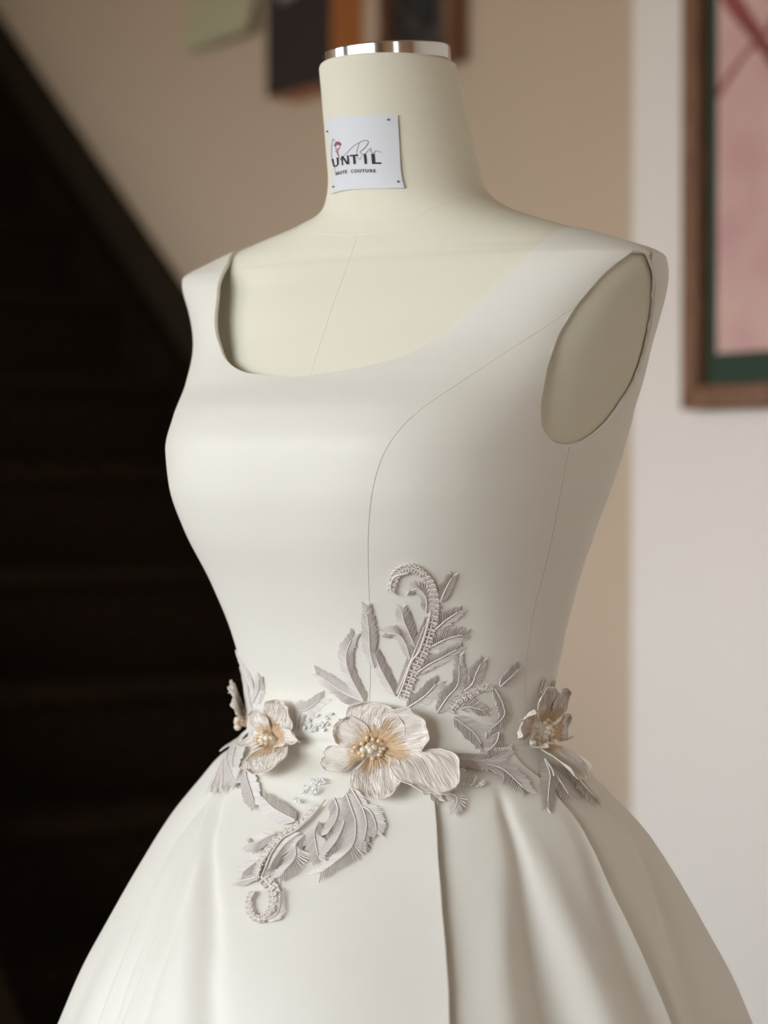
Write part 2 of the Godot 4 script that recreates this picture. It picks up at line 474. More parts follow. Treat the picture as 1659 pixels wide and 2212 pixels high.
func make_materials():
	var weave := weave_tex(256, 8, 0.8)
	M.satin = mat("ivory duchess satin", Color(0.925, 0.908, 0.865), 0.54, 0.5)
	relief(M.satin, weave, 0.0035, 36.0)
	M.satin.rim_enabled = true
	M.satin.rim = 0.25
	M.canvas = mat("cream cotton canvas", Color(0.915, 0.895, 0.82), 0.85, 0.25)
	relief(M.canvas, weave, 0.006, 26.0)
	M.thread = mat("silver grey embroidery thread", Color(0.92, 0.885, 0.855), 0.42, 0.5)
	M.stitches = mat("silver grey satin stitches", Color(0.945, 0.913, 0.885), 0.4, 0.5)
	M.stitches.vertex_color_use_as_albedo = true
	M.petal = mat("champagne thread petal", Color(0.93, 0.89, 0.85), 0.5, 0.5)
	M.petal_thread = mat("pale silk thread", Color(0.93, 0.90, 0.865), 0.38, 0.6)
	M.gold = mat("apricot thread", Color(0.87, 0.75, 0.60), 0.45, 0.5)
	M.pearl_gold = mat("apricot pearl", Color(0.90, 0.80, 0.67), 0.2, 0.6)
	M.pearl = mat("ivory pearl", Color(0.90, 0.85, 0.76), 0.16, 0.6)
	M.pearl.clearcoat_enabled = true
	M.pearl.clearcoat = 0.6
	M.pearl.clearcoat_roughness = 0.08
	M.bead = mat("clear glass seed bead", Color(0.93, 0.93, 0.92), 0.08, 0.8)
	M.chrome = mat("polished steel", Color(0.86, 0.86, 0.86), 0.12)
	M.chrome.metallic = 1.0
	M.card = mat("white paper card", Color(0.88, 0.885, 0.91), 0.6)
	M.ink = mat("black ink", Color(0.06, 0.055, 0.06), 0.6)
	M.pen = mat("grey ink line", Color(0.36, 0.35, 0.36), 0.6)
	M.rose = mat("rose red ink", Color(0.62, 0.30, 0.36), 0.6)
	M.pin = mat("steel pin head", Color(0.45, 0.43, 0.42), 0.3)
	M.pin.metallic = 0.8
	var plaster := noise_tex(0.02, 512, false, [], 3)
	M.beige = mat("beige wall paint", Color(0.80, 0.71, 0.615), 0.9, 0.2)
	relief(M.beige, plaster, 0.1, 1.2)
	M.white = mat("white wall paint", Color(0.92, 0.88, 0.84), 0.9, 0.2)
	relief(M.white, plaster, 0.1, 1.2)
	M.cream = mat("cream wall paint", Color(0.82, 0.70, 0.57), 0.9, 0.2)
	M.ceiling = mat("white ceiling paint", Color(0.88, 0.85, 0.80), 0.95, 0.2)
	M.floor = mat("brown floorboards", Color(0.42, 0.28, 0.17), 0.45)
	M.floor.albedo_texture = noise_tex(0.03, 512, false, [Color(0.7, 0.62, 0.55), Color(1, 1, 1)], 7)
	M.floor.uv1_triplanar = true
	M.floor.uv1_world_triplanar = true
	M.floor.uv1_scale = Vector3(0.6, 0.6, 4.0)
	M.ebony = mat("black brown stained wood", Color(0.175, 0.135, 0.10), 0.75, 0.12)
	M.ebony.albedo_texture = noise_tex(0.02, 512, false, [Color(0.6, 0.55, 0.5), Color(1, 1, 1)], 9)
	M.ebony.uv1_triplanar = true
	M.ebony.uv1_scale = Vector3(0.6, 5.0, 5.0)
	M.stringer = mat("dark walnut stain", Color(0.20, 0.165, 0.13), 0.8, 0.1)
	M.walnut = mat("brown picture moulding", Color(0.56, 0.40, 0.29), 0.42)
	M.walnut.albedo_texture = noise_tex(0.015, 512, false, [Color(0.72, 0.66, 0.6), Color(1, 1, 1)], 11)
	M.walnut.uv1_triplanar = true
	M.walnut.uv1_scale = Vector3(8, 1.5, 8)
	M.orange = mat("orange varnished wood", Color(0.82, 0.52, 0.30), 0.45)
	M.green = mat("dark green mount board", Color(0.155, 0.235, 0.17), 0.8)
	M.paper = mat("pale yellow paper", Color(0.74, 0.71, 0.58), 0.8)
	M.tape = mat("white brush mark", Color(0.66, 0.62, 0.62), 0.8)

# ---------------------------------------------------------------- the dress form
func surface_grid(kind: int, a0: float, a1: float, na: int, ys: PackedFloat32Array, lo: Callable, hi: Callable) -> Shape:
	var s := Shape.new()
	var rows := []
	for j in ys.size():
		var row := []
		for i in na + 1:
			var a := lerpf(a0, a1, float(i) / na)
			var y0: float = lo.call(a)
			var y1: float = hi.call(a)
			var y := lerpf(y0, y1, ys[j])
			row.append(s.vert(surf(kind, a, y), normal_at(kind, a, y)))
		rows.append(row)
	for j in ys.size() - 1:
		for i in na:
			s.quad(rows[j][i], rows[j][i + 1], rows[j + 1][i + 1], rows[j + 1][i])
	return s

func seam_height(a: float) -> float:
	return curve_smooth(NECK_SEAM_A, NECK_SEAM_Y, wrapf(a, -PI, PI))

func steps01(n: int, power := 1.0) -> PackedFloat32Array:
	var o := PackedFloat32Array()
	for i in n + 1: o.append(1.0 - pow(1.0 - float(i) / n, power))
	return o

func build_form():
	var t := thing("dress_form", "cream canvas dress form with a chrome neck cap, wearing the ivory gown", "dress form", STAND)
	# neck and the two halves of the torso, cut along the neck seam and the centre front and back
	var neck := surface_grid(1, -PI, PI, 160, steps01(50), func(a): return seam_height(a), func(_a): return 1.566)
	var top := []                # rounded shoulder of the neck under the cap
	for k in 5:
		var row := []
		for i in 161:
			var a := lerpf(-PI, PI, i / 160.0)
			var q := k / 4.0 * PI / 2
			var p := form(a, 1.566, -0.0035 * (1.0 - cos(q)))
			var m := normal_at(1, a, 1.56)
			row.append(neck.vert(p + Vector3(0, 0.004 * sin(q), 0), (m * cos(q) + Vector3.UP * sin(q)).normalized()))
		top.append(row)
	var mid := neck.vert(form(0, 1.570).lerp(form(PI, 1.570), 0.5), Vector3.UP)
	for k in 4:
		for i in 160: neck.quad(top[k][i], top[k][i + 1], top[k + 1][i + 1], top[k + 1][i])
	for i in 160: neck.tri(top[4][i], top[4][i + 1], mid)
	add_local("neck", neck, M.canvas, t)
	for h in 2:
		var a0 := -PI / 2 if h == 0 else PI / 2
		var side := surface_grid(1, a0, a0 + PI, 150, steps01(170, 2.2), func(_a): return 1.20, func(a): return seam_height(a))
		add_local("torso_half", side, M.canvas, t)
	var cs := []
	for i in 120: cs.append([PI / 2, lerpf(1.30, 1.4462, i / 119.0)])
	add_local("centre_seam", ridge(cs, 0.0008, 0.00035), M.canvas, t)
	var rs := []
	for i in 241: rs.append([TAU * i / 240, seam_height(TAU * i / 240)])
	add_local("neck_seam", ridge(rs, 0.0008, 0.00045), M.canvas, t)
	# steel cap: a band leaning with the neck, rounded at both rims, with a flat lid
	var cap := Shape.new()
	var c0 := form(PI / 2, 1.5685).lerp(form(-PI / 2, 1.5685), 0.5) + Vector3(0, 0.0006, 0)
	var fwd := Vector3(-sin(TURN), 0, cos(TURN))
	var ex := Vector3(cos(TURN), 0, sin(TURN))
	var up := (Vector3.UP + fwd * 0.065 - ex * 0.025).normalized()
	ex = (ex - up * ex.dot(up)).normalized()
	var ez := ex.cross(up).normalized()
	var prof := [[0.0435, 0.0], [0.0448, 0.0004], [0.0452, 0.0012], [0.0452, 0.0095], [0.0448, 0.0103], [0.0438, 0.0107], [0.0, 0.0107]]
	var prow := []
	for q in prof.size():
		var row := []
		for i in 129:
			var d: Vector3 = ex * cos(TAU * i / 128) + ez * sin(TAU * i / 128)
			var m: Vector3 = [-up, (d - up).normalized(), d, d, (d + up).normalized(), up, up][q]
			row.append(cap.vert(c0 + d * prof[q][0] + up * prof[q][1], m))
		prow.append(row)
	for q in prof.size() - 1:
		for i in 128: cap.quad(prow[q][i], prow[q][i + 1], prow[q + 1][i + 1], prow[q + 1][i])
	var co := add_local("neck_cap", cap, M.chrome, t)
	co.set_meta("label", "chrome neck cap")
	var foot := Shape.new()      # the pole the form stands on, under the skirt
	foot.tube(PackedVector3Array([STAND + Vector3(0, 0.012, 0), STAND + Vector3(0, 1.2, 0)]), 0.016, 20)
	add_local("pole", foot, M.chrome, t)
	var base := Shape.new()
	base.tube(PackedVector3Array([STAND + Vector3(0, 0.003, 0), STAND + Vector3(0, 0.02, 0)]), 0.17, 40)
	add_local("base", base, M.chrome, t)

# a low rounded ridge of stitching along points [angle, height] of the form
func ridge(line: Array, half: float, high: float) -> Shape:
	var s := Shape.new()
	var prev := []
	for i in line.size():
		var c: Array = line[i]
		var p := form(c[0], c[1])
		var q := form(line[mini(i + 1, line.size() - 1)][0], line[mini(i + 1, line.size() - 1)][1])
		var o := form(line[maxi(i - 1, 0)][0], line[maxi(i - 1, 0)][1])
		var n := normal_at(1, c[0], c[1])
		var side := (q - o).normalized().cross(n).normalized()
		var row := []
		for k in 5:
			var x := (k - 2) / 2.0
			row.append(s.vert(p + side * x * half + n * (high * (1.0 - x * x) - 0.00003), (n + side * x * 0.7).normalized()))
		if i > 0:
			for k in 4: s.quad(prev[k], prev[k + 1], row[k + 1], row[k])
		prev = row
	return s

func add_local(called: String, s: Shape, m: Material, parent: Node3D) -> MeshInstance3D:
	for i in s.v.size(): s.v[i] -= parent.position
	return obj(called, s, m, parent)

# ---------------------------------------------------------------- the bodice
func segment_gap(p: Vector2, a: Vector2, b: Vector2) -> float:
	var d := b - a
	var t := clampf((p - a).dot(d) / d.length_squared(), 0.0, 1.0)
	return (p - a - d * t).length_squared()

func prepare_outlines():
	var c := Curve2D.new()
	var n := ARMHOLE.size() / 2
	for i in n:
		for k in 3:
			var q := k / 3.0
			var p := []
			for j in range(-1, 3):
				var m := (i + j + n) % n
				p.append(Vector2(ARMHOLE[2 * m], ARMHOLE[2 * m + 1]))
			arm.append(p[1].cubic_interpolate(p[2], p[0], p[3], q))
	for src in [NECK_LEFT, NECK_RIGHT, NECK_BACK]:
		var pts := PackedVector2Array()
		var m: int = src.size() / 2
		for i in m - 1:
			var p := []
			for j in range(-1, 3):
				var k := clampi(i + j, 0, m - 1)
				p.append(Vector2(src[2 * k], src[2 * k + 1]))
			if i == 0: p[0] = Vector2(-p[2].x, p[2].y)
			for q in 3: pts.append(p[1].cubic_interpolate(p[2], p[0], p[3], q / 3.0))
		pts.append(Vector2(src[2 * m - 2], src[2 * m - 1]))
		scoops.append(pts)

# positive where there is cloth, negative inside the armholes and the neck opening (metres)
func cloth(a: float, y: float) -> float:
	if y < 1.285: return 1.0
	var lf := section_point(a, y)
	var best := 1.0
	if absf(lf.x) > 0.09 and absf(lf.y) < 0.10:
		var p := Vector2(lf.y, y)
		if p.distance_to(Vector2(0.0, 1.36)) < 0.14:
			var g := 1.0
			for i in arm.size(): g = minf(g, segment_gap(p, arm[i], arm[(i + 1) % arm.size()]))
			g = sqrt(g)
			best = -g if Geometry2D.is_point_in_polygon(p, arm) else g
	if y > 1.325:
		var sc: PackedVector2Array = scoops[2] if lf.y < 0.0 else (scoops[0] if lf.x > 0.0 else scoops[1])
		var p := Vector2(absf(lf.x), y)
		var g := 1.0
		var inside := false
		for i in sc.size() - 1:
			g = minf(g, segment_gap(p, sc[i], sc[i + 1]))
			if y >= sc[i].y and y < sc[i + 1].y:
				var t := (y - sc[i].y) / (sc[i + 1].y - sc[i].y)
				inside = p.x < lerpf(sc[i].x, sc[i + 1].x, t)
		g = sqrt(g)
		if y >= 1.47: inside = true
		best = minf(best, -g if inside else g)
	return best

# one bodice panel between two seams; its cut edges are turned in by a hem of HEM metres
const HEM := 0.0028
func panel(lo: Callable, hi: Callable, na: int, y0: float, y1: float, ny: int, tight_lo := true, tight_hi := true) -> Shape:
	var s := Shape.new()
	var rows := []               # each entry: [vertex, angle, height, field]
	var gap := 0.00018
	for j in ny + 1:
		var q := float(j) / ny
		var y := lerpf(y0, y1, q)
		var l0: float = lo.call(y)
		var h0: float = hi.call(y)
		var r := maxf(sec(y, 0), 0.05)
		if tight_lo: l0 += gap / r
		if tight_hi: h0 -= gap / r
		if h0 - l0 < 0.002:
			rows.append([])
			continue
		var row := []
		for i in na + 1:
			var a := lerpf(l0, h0, float(i) / na)
			row.append([s.vert(gown(a, y), normal_at(0, a, y)), a, y, cloth(a, y)])
		rows.append(row)
	for j in ny:
		if rows[j].size() == 0 or rows[j + 1].size() == 0: continue
		for i in na:
			var q := [rows[j][i], rows[j][i + 1], rows[j + 1][i + 1], rows[j + 1][i]]
			for half in [[0, 1, 2], [0, 2, 3]]:
				clip(s, [q[half[0]], q[half[1]], q[half[2]]])
		for e in [0, na]:        # seam allowance turned inwards
			if (e == 0 and not tight_lo) or (e == na and not tight_hi): continue
			var p = rows[j][e]
			var r2 = rows[j + 1][e]
			if p[3] > 0.0 and r2[3] > 0.0: hem(s, p, r2)
	return s

func hem(s: Shape, p: Array, q: Array):
	var pn := s.n[p[0]]
	var qn := s.n[q[0]]
	var pv := s.v[p[0]]
	var qv := s.v[q[0]]
	var m := (qv - pv).cross(pn).normalized()
	s.flat([pv, qv, qv - qn * HEM, pv - pn * HEM], m)

func clip(s: Shape, t: Array):
	var neg := 0
	for c in t:
		if c[3] < 0.0: neg += 1
	if neg == 3: return
	if neg == 0:
		s.tri(t[0][0], t[1][0], t[2][0])
		return
	var poly := []
	var cut := []
	for i in 3:
		var p: Array = t[i]
		var q: Array = t[(i + 1) % 3]
		if p[3] >= 0.0: poly.append(p)
		if (p[3] >= 0.0) != (q[3] >= 0.0):
			var f: float = p[3] / (p[3] - q[3])
			var a := lerpf(p[1], q[1], f)
			var y := lerpf(p[2], q[2], f)
			var c := [s.vert(gown(a, y), normal_at(0, a, y)), a, y, 0.0]
			poly.append(c)
			cut.append(c)
	for i in range(1, poly.size() - 1): s.tri(poly[0][0], poly[i][0], poly[i + 1][0])
	if cut.size() == 2: hem(s, cut[0], cut[1])

func princess(y: float) -> float: return curve_smooth(PRINCESS_Y, PRINCESS_A, y)
func side_seam(y: float) -> float: return curve_smooth(SIDE_Y, SIDE_A, y)

func build_bodice(g: Node3D):
	var top := 1.462
	add_local("front_panel", panel(princess, func(y): return PI - princess(y), 240, 1.086, top, 300, true, false), M.satin, g)
	add_local("side_front_panel", panel(side_seam, princess, 110, 1.086, 1.395, 220), M.satin, g)
	add_local("side_front_panel", panel(func(y): return PI - princess(y), func(y): return PI - side_seam(y), 110, 1.086, 1.395, 220, false, true), M.satin, g)
	add_local("back_panel", panel(func(_y): return -PI / 2, side_seam, 110, 1.086, top, 260), M.satin, g)
	add_local("back_panel", panel(func(y): return PI - side_seam(y), func(_y): return 1.5 * PI, 110, 1.086, top, 260), M.satin, g)
	# rolled binding round each armhole, a little wavy where it is eased in
	for side in 2:
		var pts := PackedVector3Array()
		var k := 260
		for i in k + 1:
			var q := fposmod(float(i) / k * arm.size(), arm.size())
			var p: Vector2 = arm[int(q) % arm.size()].lerp(arm[(int(q) + 1) % arm.size()], q - int(q))
			var a := angle_for(p.x, p.y)
			if side == 1: a = PI - a
			var wav := 0.0005 * sin(i * 0.9) * smooth01(-0.01, -0.03, p.x) + 0.0004 * sin(i * 0.37)
			pts.append(gown(a, p.y, -0.0012 + wav))
		var s := Shape.new()
		s.tube(pts, 0.0011, 7, false)
		add_local("armhole_binding", s, M.satin, g)

func angle_for(front: float, y: float) -> float:    # angle on her left side at a given front distance
	var lo := -1.4
	var hi := 1.4
	for i in 30:
		var m := (lo + hi) / 2
		if section_point(m, y).y < front: lo = m
		else: hi = m
	return (lo + hi) / 2

# ---------------------------------------------------------------- the skirt
# folds: angle of each pleat edge at heights FOLD_Y; cloth nearer the centre front lies on top
const FOLD_Y := [0.02, 0.60, 0.905, 0.935, 0.955, 0.975, 0.996, 1.011, 1.030, 1.048, 1.0625, 1.0925]
const FOLDS := [
	[-1.5708, -1.5708, -1.5708, -1.5708, -1.5708, -1.5708, -1.5708, -1.5708, -1.5708, -1.5708, -1.5708, -1.5708],
	[-0.93, -0.93, -0.93, -0.93, -0.93, -0.92, -0.91, -0.90, -0.89, -0.88, -0.87, -0.86],
	[-0.47, -0.47, -0.47, -0.46, -0.45, -0.44, -0.42, -0.40, -0.37, -0.33, -0.28, -0.22],
	[0.10, 0.10, 0.105, 0.109, 0.111, 0.122, 0.142, 0.158, 0.176, 0.195, 0.240, 0.33],
	[0.82, 0.82, 0.815, 0.820, 0.816, 0.825, 0.846, 0.868, 0.903, 0.925, 0.942, 0.97],
	[1.885, 1.885, 1.885, 1.885, 1.902, 1.926, 1.966, 2.009, 2.070, 2.148, 2.19, 2.24],
	[2.033, 2.033, 2.033, 2.046, 2.068, 2.106, 2.151, 2.190, 2.212, 2.217, 2.28, 2.38],
	[2.72, 2.72, 2.72, 2.72, 2.74, 2.76, 2.79, 2.81, 2.83, 2.85, 2.86, 2.87],
	[3.35, 3.35, 3.35, 3.35, 3.36, 3.38, 3.40, 3.42, 3.44, 3.46, 3.48, 3.50],
	[4.0, 4.0, 4.0, 4.0, 4.0, 4.0, 4.02, 4.03, 4.04, 4.05, 4.06, 4.07],
	[4.7124, 4.7124, 4.7124, 4.7124, 4.7124, 4.7124, 4.7124, 4.7124, 4.7124, 4.7124, 4.7124, 4.7124],
]

func drape(a: float, y: float) -> float:      # soft folds between the pleat edges (metres)
	var low := smooth01(1.085, 0.96, y)
	var wide := smooth01(1.06, 0.90, y)
	var h := 0.0
	# valley right of the front panel, opening downwards between two soft ridges
	var c1 := ramp([0.93, 0.965, 1.0, 1.0585], [0.55, 0.565, 0.575, 0.60], y)
	var c2 := ramp([0.93, 0.962, 1.002, 1.052], [0.42, 0.425, 0.464, 0.552], y)
	var vc := (c1 + c2) * 0.5 + 0.005
	h -= (0.005 + 0.016 * wide) * bump(a, vc, 0.028 + 0.080 * wide) * smooth01(1.075, 1.05, y)
	h += (0.0015 + 0.003 * wide) * bump(a, c1 + 0.07, 0.05 + 0.03 * wide) * low
	h += (0.002 + 0.004 * wide) * bump(a, c2 - 0.07, 0.04 + 0.05 * wide) * low
	# crease before the side pleat
	h -= 0.0065 * low * bump(a, ramp([0.92, 1.04], [0.20, 0.235], y) - 0.035, 0.05)
	# behind the side pleat
	h += 0.0025 * low * bump(a, ramp([0.92, 0.964, 1.01, 1.046], [0.035, -0.02, -0.10, -0.13], y), 0.045)
	h -= 0.003 * low * bump(a, ramp([0.92, 1.046], [-0.07, -0.22], y), 0.06)
	# her right of the front panel: a valley that turns inwards, and hollows before each edge
	var v := ramp([0.88, 0.93, 0.97, 0.99, 1.0095, 1.029, 1.0475, 1.07], [1.47, 1.52, 1.606, 1.682, 1.794, 1.937, 2.06, 2.16], y)
	h -= 0.0045 * bump(a, v, 0.045) * smooth01(0.86, 0.95, y)
	h += 0.0025 * bump(a, v + 0.10, 0.06) * low
	h -= 0.0065 * low * bump(a, ramp([0.92, 0.955, 0.996, 1.03], [1.80, 1.82, 1.87, 1.98], y), 0.045)
	h -= 0.006 * wide * bump(a, ramp([0.92, 0.955, 0.996], [1.965, 1.99, 2.06], y), 0.035)
	h -= 0.004 * wide * bump(a, 2.25, 0.10)
	h += 0.003 * wide * sin(a * 9.0) * smooth01(2.4, 2.8, a)
	h += 0.0012 * low * ripple.get_noise_2d(a * 9.0, y * 14.0 + 40.0)
	return h

func skirt_point(a: float, y: float, edge_a: float, edge_b: float, up_a: bool, up_b: bool) -> Vector3:
	var r := sec(y, 0)
	var low := smooth01(1.095, 1.03, y)
	var o := 0.0024 + drape(a, y) * smooth01(1.0925, 1.07, y)
	# the upper cloth of each fold stands proud, the cloth under it dips below the edge
	var da := (a - edge_a) * r
	var db := (edge_b - a) * r
	var hi := 0.0012 + 0.0042 * low
	if up_a: o += hi * exp(-maxf(da, 0.0) / 0.02)
	else: o -= (0.0008 + (0.0062 if edge_a > PI / 2 else 0.0026) * low) * exp(-maxf(da, 0.0) / (0.017 if edge_a > PI / 2 else 0.013))
	if up_b: o -= (0.0002 + 0.0036 * low) * exp(-maxf(db, 0.0) / 0.008)
	else: o -= (0.0008 + 0.0026 * low) * exp(-maxf(db, 0.0) / 0.014)
	return place(section_point(a, y, o), y)

func build_skirt(g: Node3D):
	var heights := []
	for i in 60: heights.append(lerpf(0.02, 0.84, i / 60.0))
	for i in 131: heights.append(lerpf(0.84, 1.0935, i / 130.0))
	for k in FOLDS.size() - 1:
		var s := Shape.new()
		var rows := []
		var up_a: bool = FOLDS[k][3] < PI / 2 and k > 0     # this panel lies over its neighbour at that edge
		var up_b: bool = FOLDS[k + 1][3] > PI / 2 and k < FOLDS.size() - 2
		var na := 64
		for y in heights:
			var ea := curve_smooth(FOLD_Y, FOLDS[k], y)
			var eb := curve_smooth(FOLD_Y, FOLDS[k + 1], y)
			var r := sec(y, 0)
			var tuck := 0.004 / r
			var row := []
			var angles := []
			if not up_a: angles.append(ea - tuck)
			for i in na + 1:
				var q := float(i) / na
				q = q - 0.11 * sin(TAU * q)      # columns gather towards the edges
				angles.append(lerpf(ea, eb, q))
			if not up_b: angles.append(eb + tuck)
			if up_a:             # rounded fold turned under
				for f in [[0.5, -0.0034], [0.06, -0.0022], [-0.11, -0.0009]]:
					row.append([ea + f[0] * 0.004 / r, f[1]])
			for a in angles: row.append([a, 0.0])
			if up_b:
				for f in [[-0.11, -0.0009], [0.06, -0.0022], [0.5, -0.0034]]:
					var sg := -1.0 if f[0] > 0.4 else 1.0
					row.append([eb + (0.11 if f[0] < 0 else (-0.06 if f[0] < 0.4 else -0.5)) * 0.004 / r, f[1]])
			var pts := []
			for c in row:
				var p := skirt_point(c[0], y, ea, eb, up_a, up_b)
				if c[1] != 0.0:
					var lf := Vector3(p.x - STAND.x, 0, p.z - STAND.z).normalized()
					p += lf * c[1]
				pts.append(p)
			rows.append(pts)
		var vr := []
		for j in rows.size():
			var row := []
			for i in rows[j].size():
				var dx: Vector3 = rows[j][mini(i + 1, rows[j].size() - 1)] - rows[j][maxi(i - 1, 0)]
				var dy: Vector3 = rows[mini(j + 1, rows.size() - 1)][i] - rows[maxi(j - 1, 0)][i]
				row.append(s.vert(rows[j][i], dy.cross(dx).normalized()))
			vr.append(row)
		for j in rows.size() - 1:
			for i in rows[j].size() - 1:
				s.quad(vr[j][i], vr[j][i + 1], vr[j + 1][i + 1], vr[j + 1][i])
		add_local("skirt_panel", s, M.satin, g)

# ---------------------------------------------------------------- embroidery
# a patch of the gown in which x runs round the body and y up it, in metres
class Patch:
	var host
	var a0: float
	var y0: float
	var ra: float
	var ry: float
	func _init(h, a: float, y: float):
		host = h; a0 = a; y0 = y
		ra = (h.applique(a + 0.005, y, 0.0) - h.applique(a - 0.005, y, 0.0)).length() / 0.01
		ry = (h.applique(a, y + 0.002, 0.0) - h.applique(a, y - 0.002, 0.0)).length() / 0.004
	func flat(a: float, y: float) -> Vector2: return Vector2((a - a0) * ra, (y - y0) * ry)
	func put(p: Vector2, lift: float) -> Vector3: return host.applique(a0 + p.x / ra, y0 + p.y / ry, lift)
	func normal(p: Vector2) -> Vector3: return host.normal_at(2, a0 + p.x / ra, y0 + p.y / ry)

func applique(a: float, y: float, lift: float) -> Vector3:
	var o := lift + 0.0006
	if y < 1.094: o += 0.0022 * smooth01(1.094, 1.085, y)
	return skirt_base(a, y, 0.0) + normal_at(2, a, y) * o

func spline(pts: PackedVector2Array, t: float) -> Vector2:
	var n := pts.size() - 1
	var q := clampf(t, 0.0, 1.0) * n
	var i := mini(int(q), n - 1)
	var pre := pts[maxi(i - 1, 0)] if i > 0 else pts[0] * 2.0 - pts[1]
	var post := pts[i + 2] if i + 2 <= n else pts[n] * 2.0 - pts[n - 1]
	return pts[i].cubic_interpolate(pts[i + 1], pre, post, q - i)

func direction(pts: PackedVector2Array, t: float) -> Vector2:
	return (spline(pts, minf(t + 0.02, 1.0)) - spline(pts, maxf(t - 0.02, 0.0))).normalized()

func path_of(data: Array, first: int, patch: Patch) -> PackedVector2Array:
	var o := PackedVector2Array()
	for i in range(first, data.size() - 1, 2): o.append(patch.flat(data[i], data[i + 1]))
	return o

# one satin stitch: a low rounded ridge from a to b
func stitch(s: Shape, patch: Patch, a: Vector2, b: Vector2, r: float, lift: float, arch: float):
	var d := (b - a)
	var sd := Vector2(-d.y, d.x).normalized() * r
	var prev := []
	for k in 4:
		var q := k / 3.0
		var c := a.lerp(b, q)
		var w: float = [0.85, 1.0, 0.95, 0.45][k]
		var h: float = lift + arch * sin(PI * (0.25 + 0.7 * q))
		var p0 := patch.put(c - sd * w, h * 0.35)
		var p1 := patch.put(c, h + r * 1.9)
		var p2 := patch.put(c + sd * w, h * 0.35)
		var n := (p2 - p0).cross(patch.put(b, 0) - patch.put(a, 0)).normalized()
		var nn := patch.normal(c)
		if n.dot(nn) < 0.0: n = -n
		var across := (p2 - p0).normalized()
		var row := [s.vert(p0, (n * 0.45 - across).normalized()), s.vert(p1, n), s.vert(p2, (n * 0.45 + across).normalized())]
		if k > 0:
			s.quad(prev[0], prev[1], row[1], row[0])
			s.quad(prev[1], prev[2], row[2], row[1])
		prev = row

func leaf(g: Node3D, data: Array):
	var m := 1 + 2 * ((data.size() - 1) / 4)
	var patch := Patch.new(self, data[m], data[m + 1])
	var pts := path_of(data, 1, patch)
	var width: float = data[0] * 0.001
	var length := 0.0
	for i in 24: length += (spline(pts, (i + 1) / 24.0) - spline(pts, i / 24.0)).length()
	var s := Shape.new()
	s.toned = true
	var count := int(length / 0.00135)
	for side in [-1.0, 1.0]:
		for i in count + 3:
			var t := float(i) / count * 0.97
			if t > 1.0: continue
			var w: float = width * 0.5 * pow(sin(PI * clampf(0.13 + 0.75 * minf(t + 0.10, 1.0), 0.0, 1.0)), 0.55)
			w *= rng.randf_range(0.86, 1.12)
			var c := spline(pts, t)
			var d := direction(pts, t)
			var nrm: Vector2 = Vector2(-d.y, d.x) * side
			var tip: Vector2 = c + nrm * w + d * (w * 0.85 + 0.0006)
			var tone := rng.randf_range(0.84, 1.0)
			s.ink = Color(tone, tone * 0.995, tone)
			stitch(s, patch, c + nrm * 0.0003, tip, 0.00039 * rng.randf_range(0.85, 1.15), 0.0002, 0.0005)
	var o := add_local("leaf", s, M.stitches, g)
	var cord := PackedVector3Array()
	for i in 18:
		var c := spline(pts, i / 17.0 * 0.9)
		cord.append(patch.put(c, 0.0013))
	var cs := Shape.new()
	cs.tube(cord, 0.0007, 6, true, 0.35)
	add_local_deep("vein", cs, M.thread, o, g)

func add_local_deep(called: String, s: Shape, m: Material, parent: Node3D, root: Node3D) -> MeshInstance3D:
	for i in s.v.size(): s.v[i] -= root.position
	return obj(called, s, m, parent)

func looped_stem(g: Node3D, data: Array):
	var m := 1 + 2 * ((data.size() - 1) / 4)
	var patch := Patch.new(self, data[m], data[m + 1])
	var pts := path_of(data, 1, patch)
	var width: float = data[0] * 0.001
	var length := 0.0
	for i in 40: length += (spline(pts, (i + 1) / 40.0) - spline(pts, i / 40.0)).length()
	var s := Shape.new()
	for side in [-1.0, 1.0]:
		var coil := PackedVector3Array()
		var turns := length / 0.0021
		var n := int(turns * 9)
		for i in n + 1:
			var t := float(i) / n
			var c := spline(pts, t)
			var d := direction(pts, t)
			var nrm: Vector2 = Vector2(-d.y, d.x) * side
			var ph := TAU * turns * t
			var w := width * 0.25 * (1.0 - 0.35 * t) * (1.0 + 0.1 * sin(ph * 0.37))
			coil.append(patch.put(c + nrm * (w * (1.0 - cos(ph)) * 0.95) + d * 0.0013 * sin(ph), 0.0012 + 0.0006 * sin(ph * 0.5)))
		s.tube(coil, 0.00055, 5)
	add_local("looped_stem", s, M.thread, g)

func raised_cord(g: Node3D, data: Array):
	var m := 1 + 2 * ((data.size() - 1) / 4)
	var patch := Patch.new(self, data[m], data[m + 1])
	var pts := path_of(data, 1, patch)
	var c := PackedVector3Array()
	for i in 40: c.append(patch.put(spline(pts, i / 39.0), 0.0017))
	var s := Shape.new()
	s.tube(c, 0.0008, 7)
	add_local("cord", s, M.thread, g)

func seeds(g: Node3D, data: Array):
	var s := Shape.new()
	for i in range(0, data.size(), 2):
		for k in 2:
			var a: float = data[i] + rng.randf_range(-0.012, 0.012)
			var y: float = data[i + 1] + rng.randf_range(-0.0015, 0.0015)
			var p := applique(a, y, 0.0011)
			var ang := rng.randf_range(0.2, 1.3)
			var e := (applique(a - 0.01, y, 0.0011) - applique(a + 0.01, y, 0.0011)).normalized() * cos(ang) + Vector3.UP * sin(ang)
			s.tube(PackedVector3Array([p - e * 0.0011, p + e * 0.0011]), 0.0007, 7)
	var o := add_local("seed_beads", s, M.bead, g)
	o.set_meta("kind", "stuff")

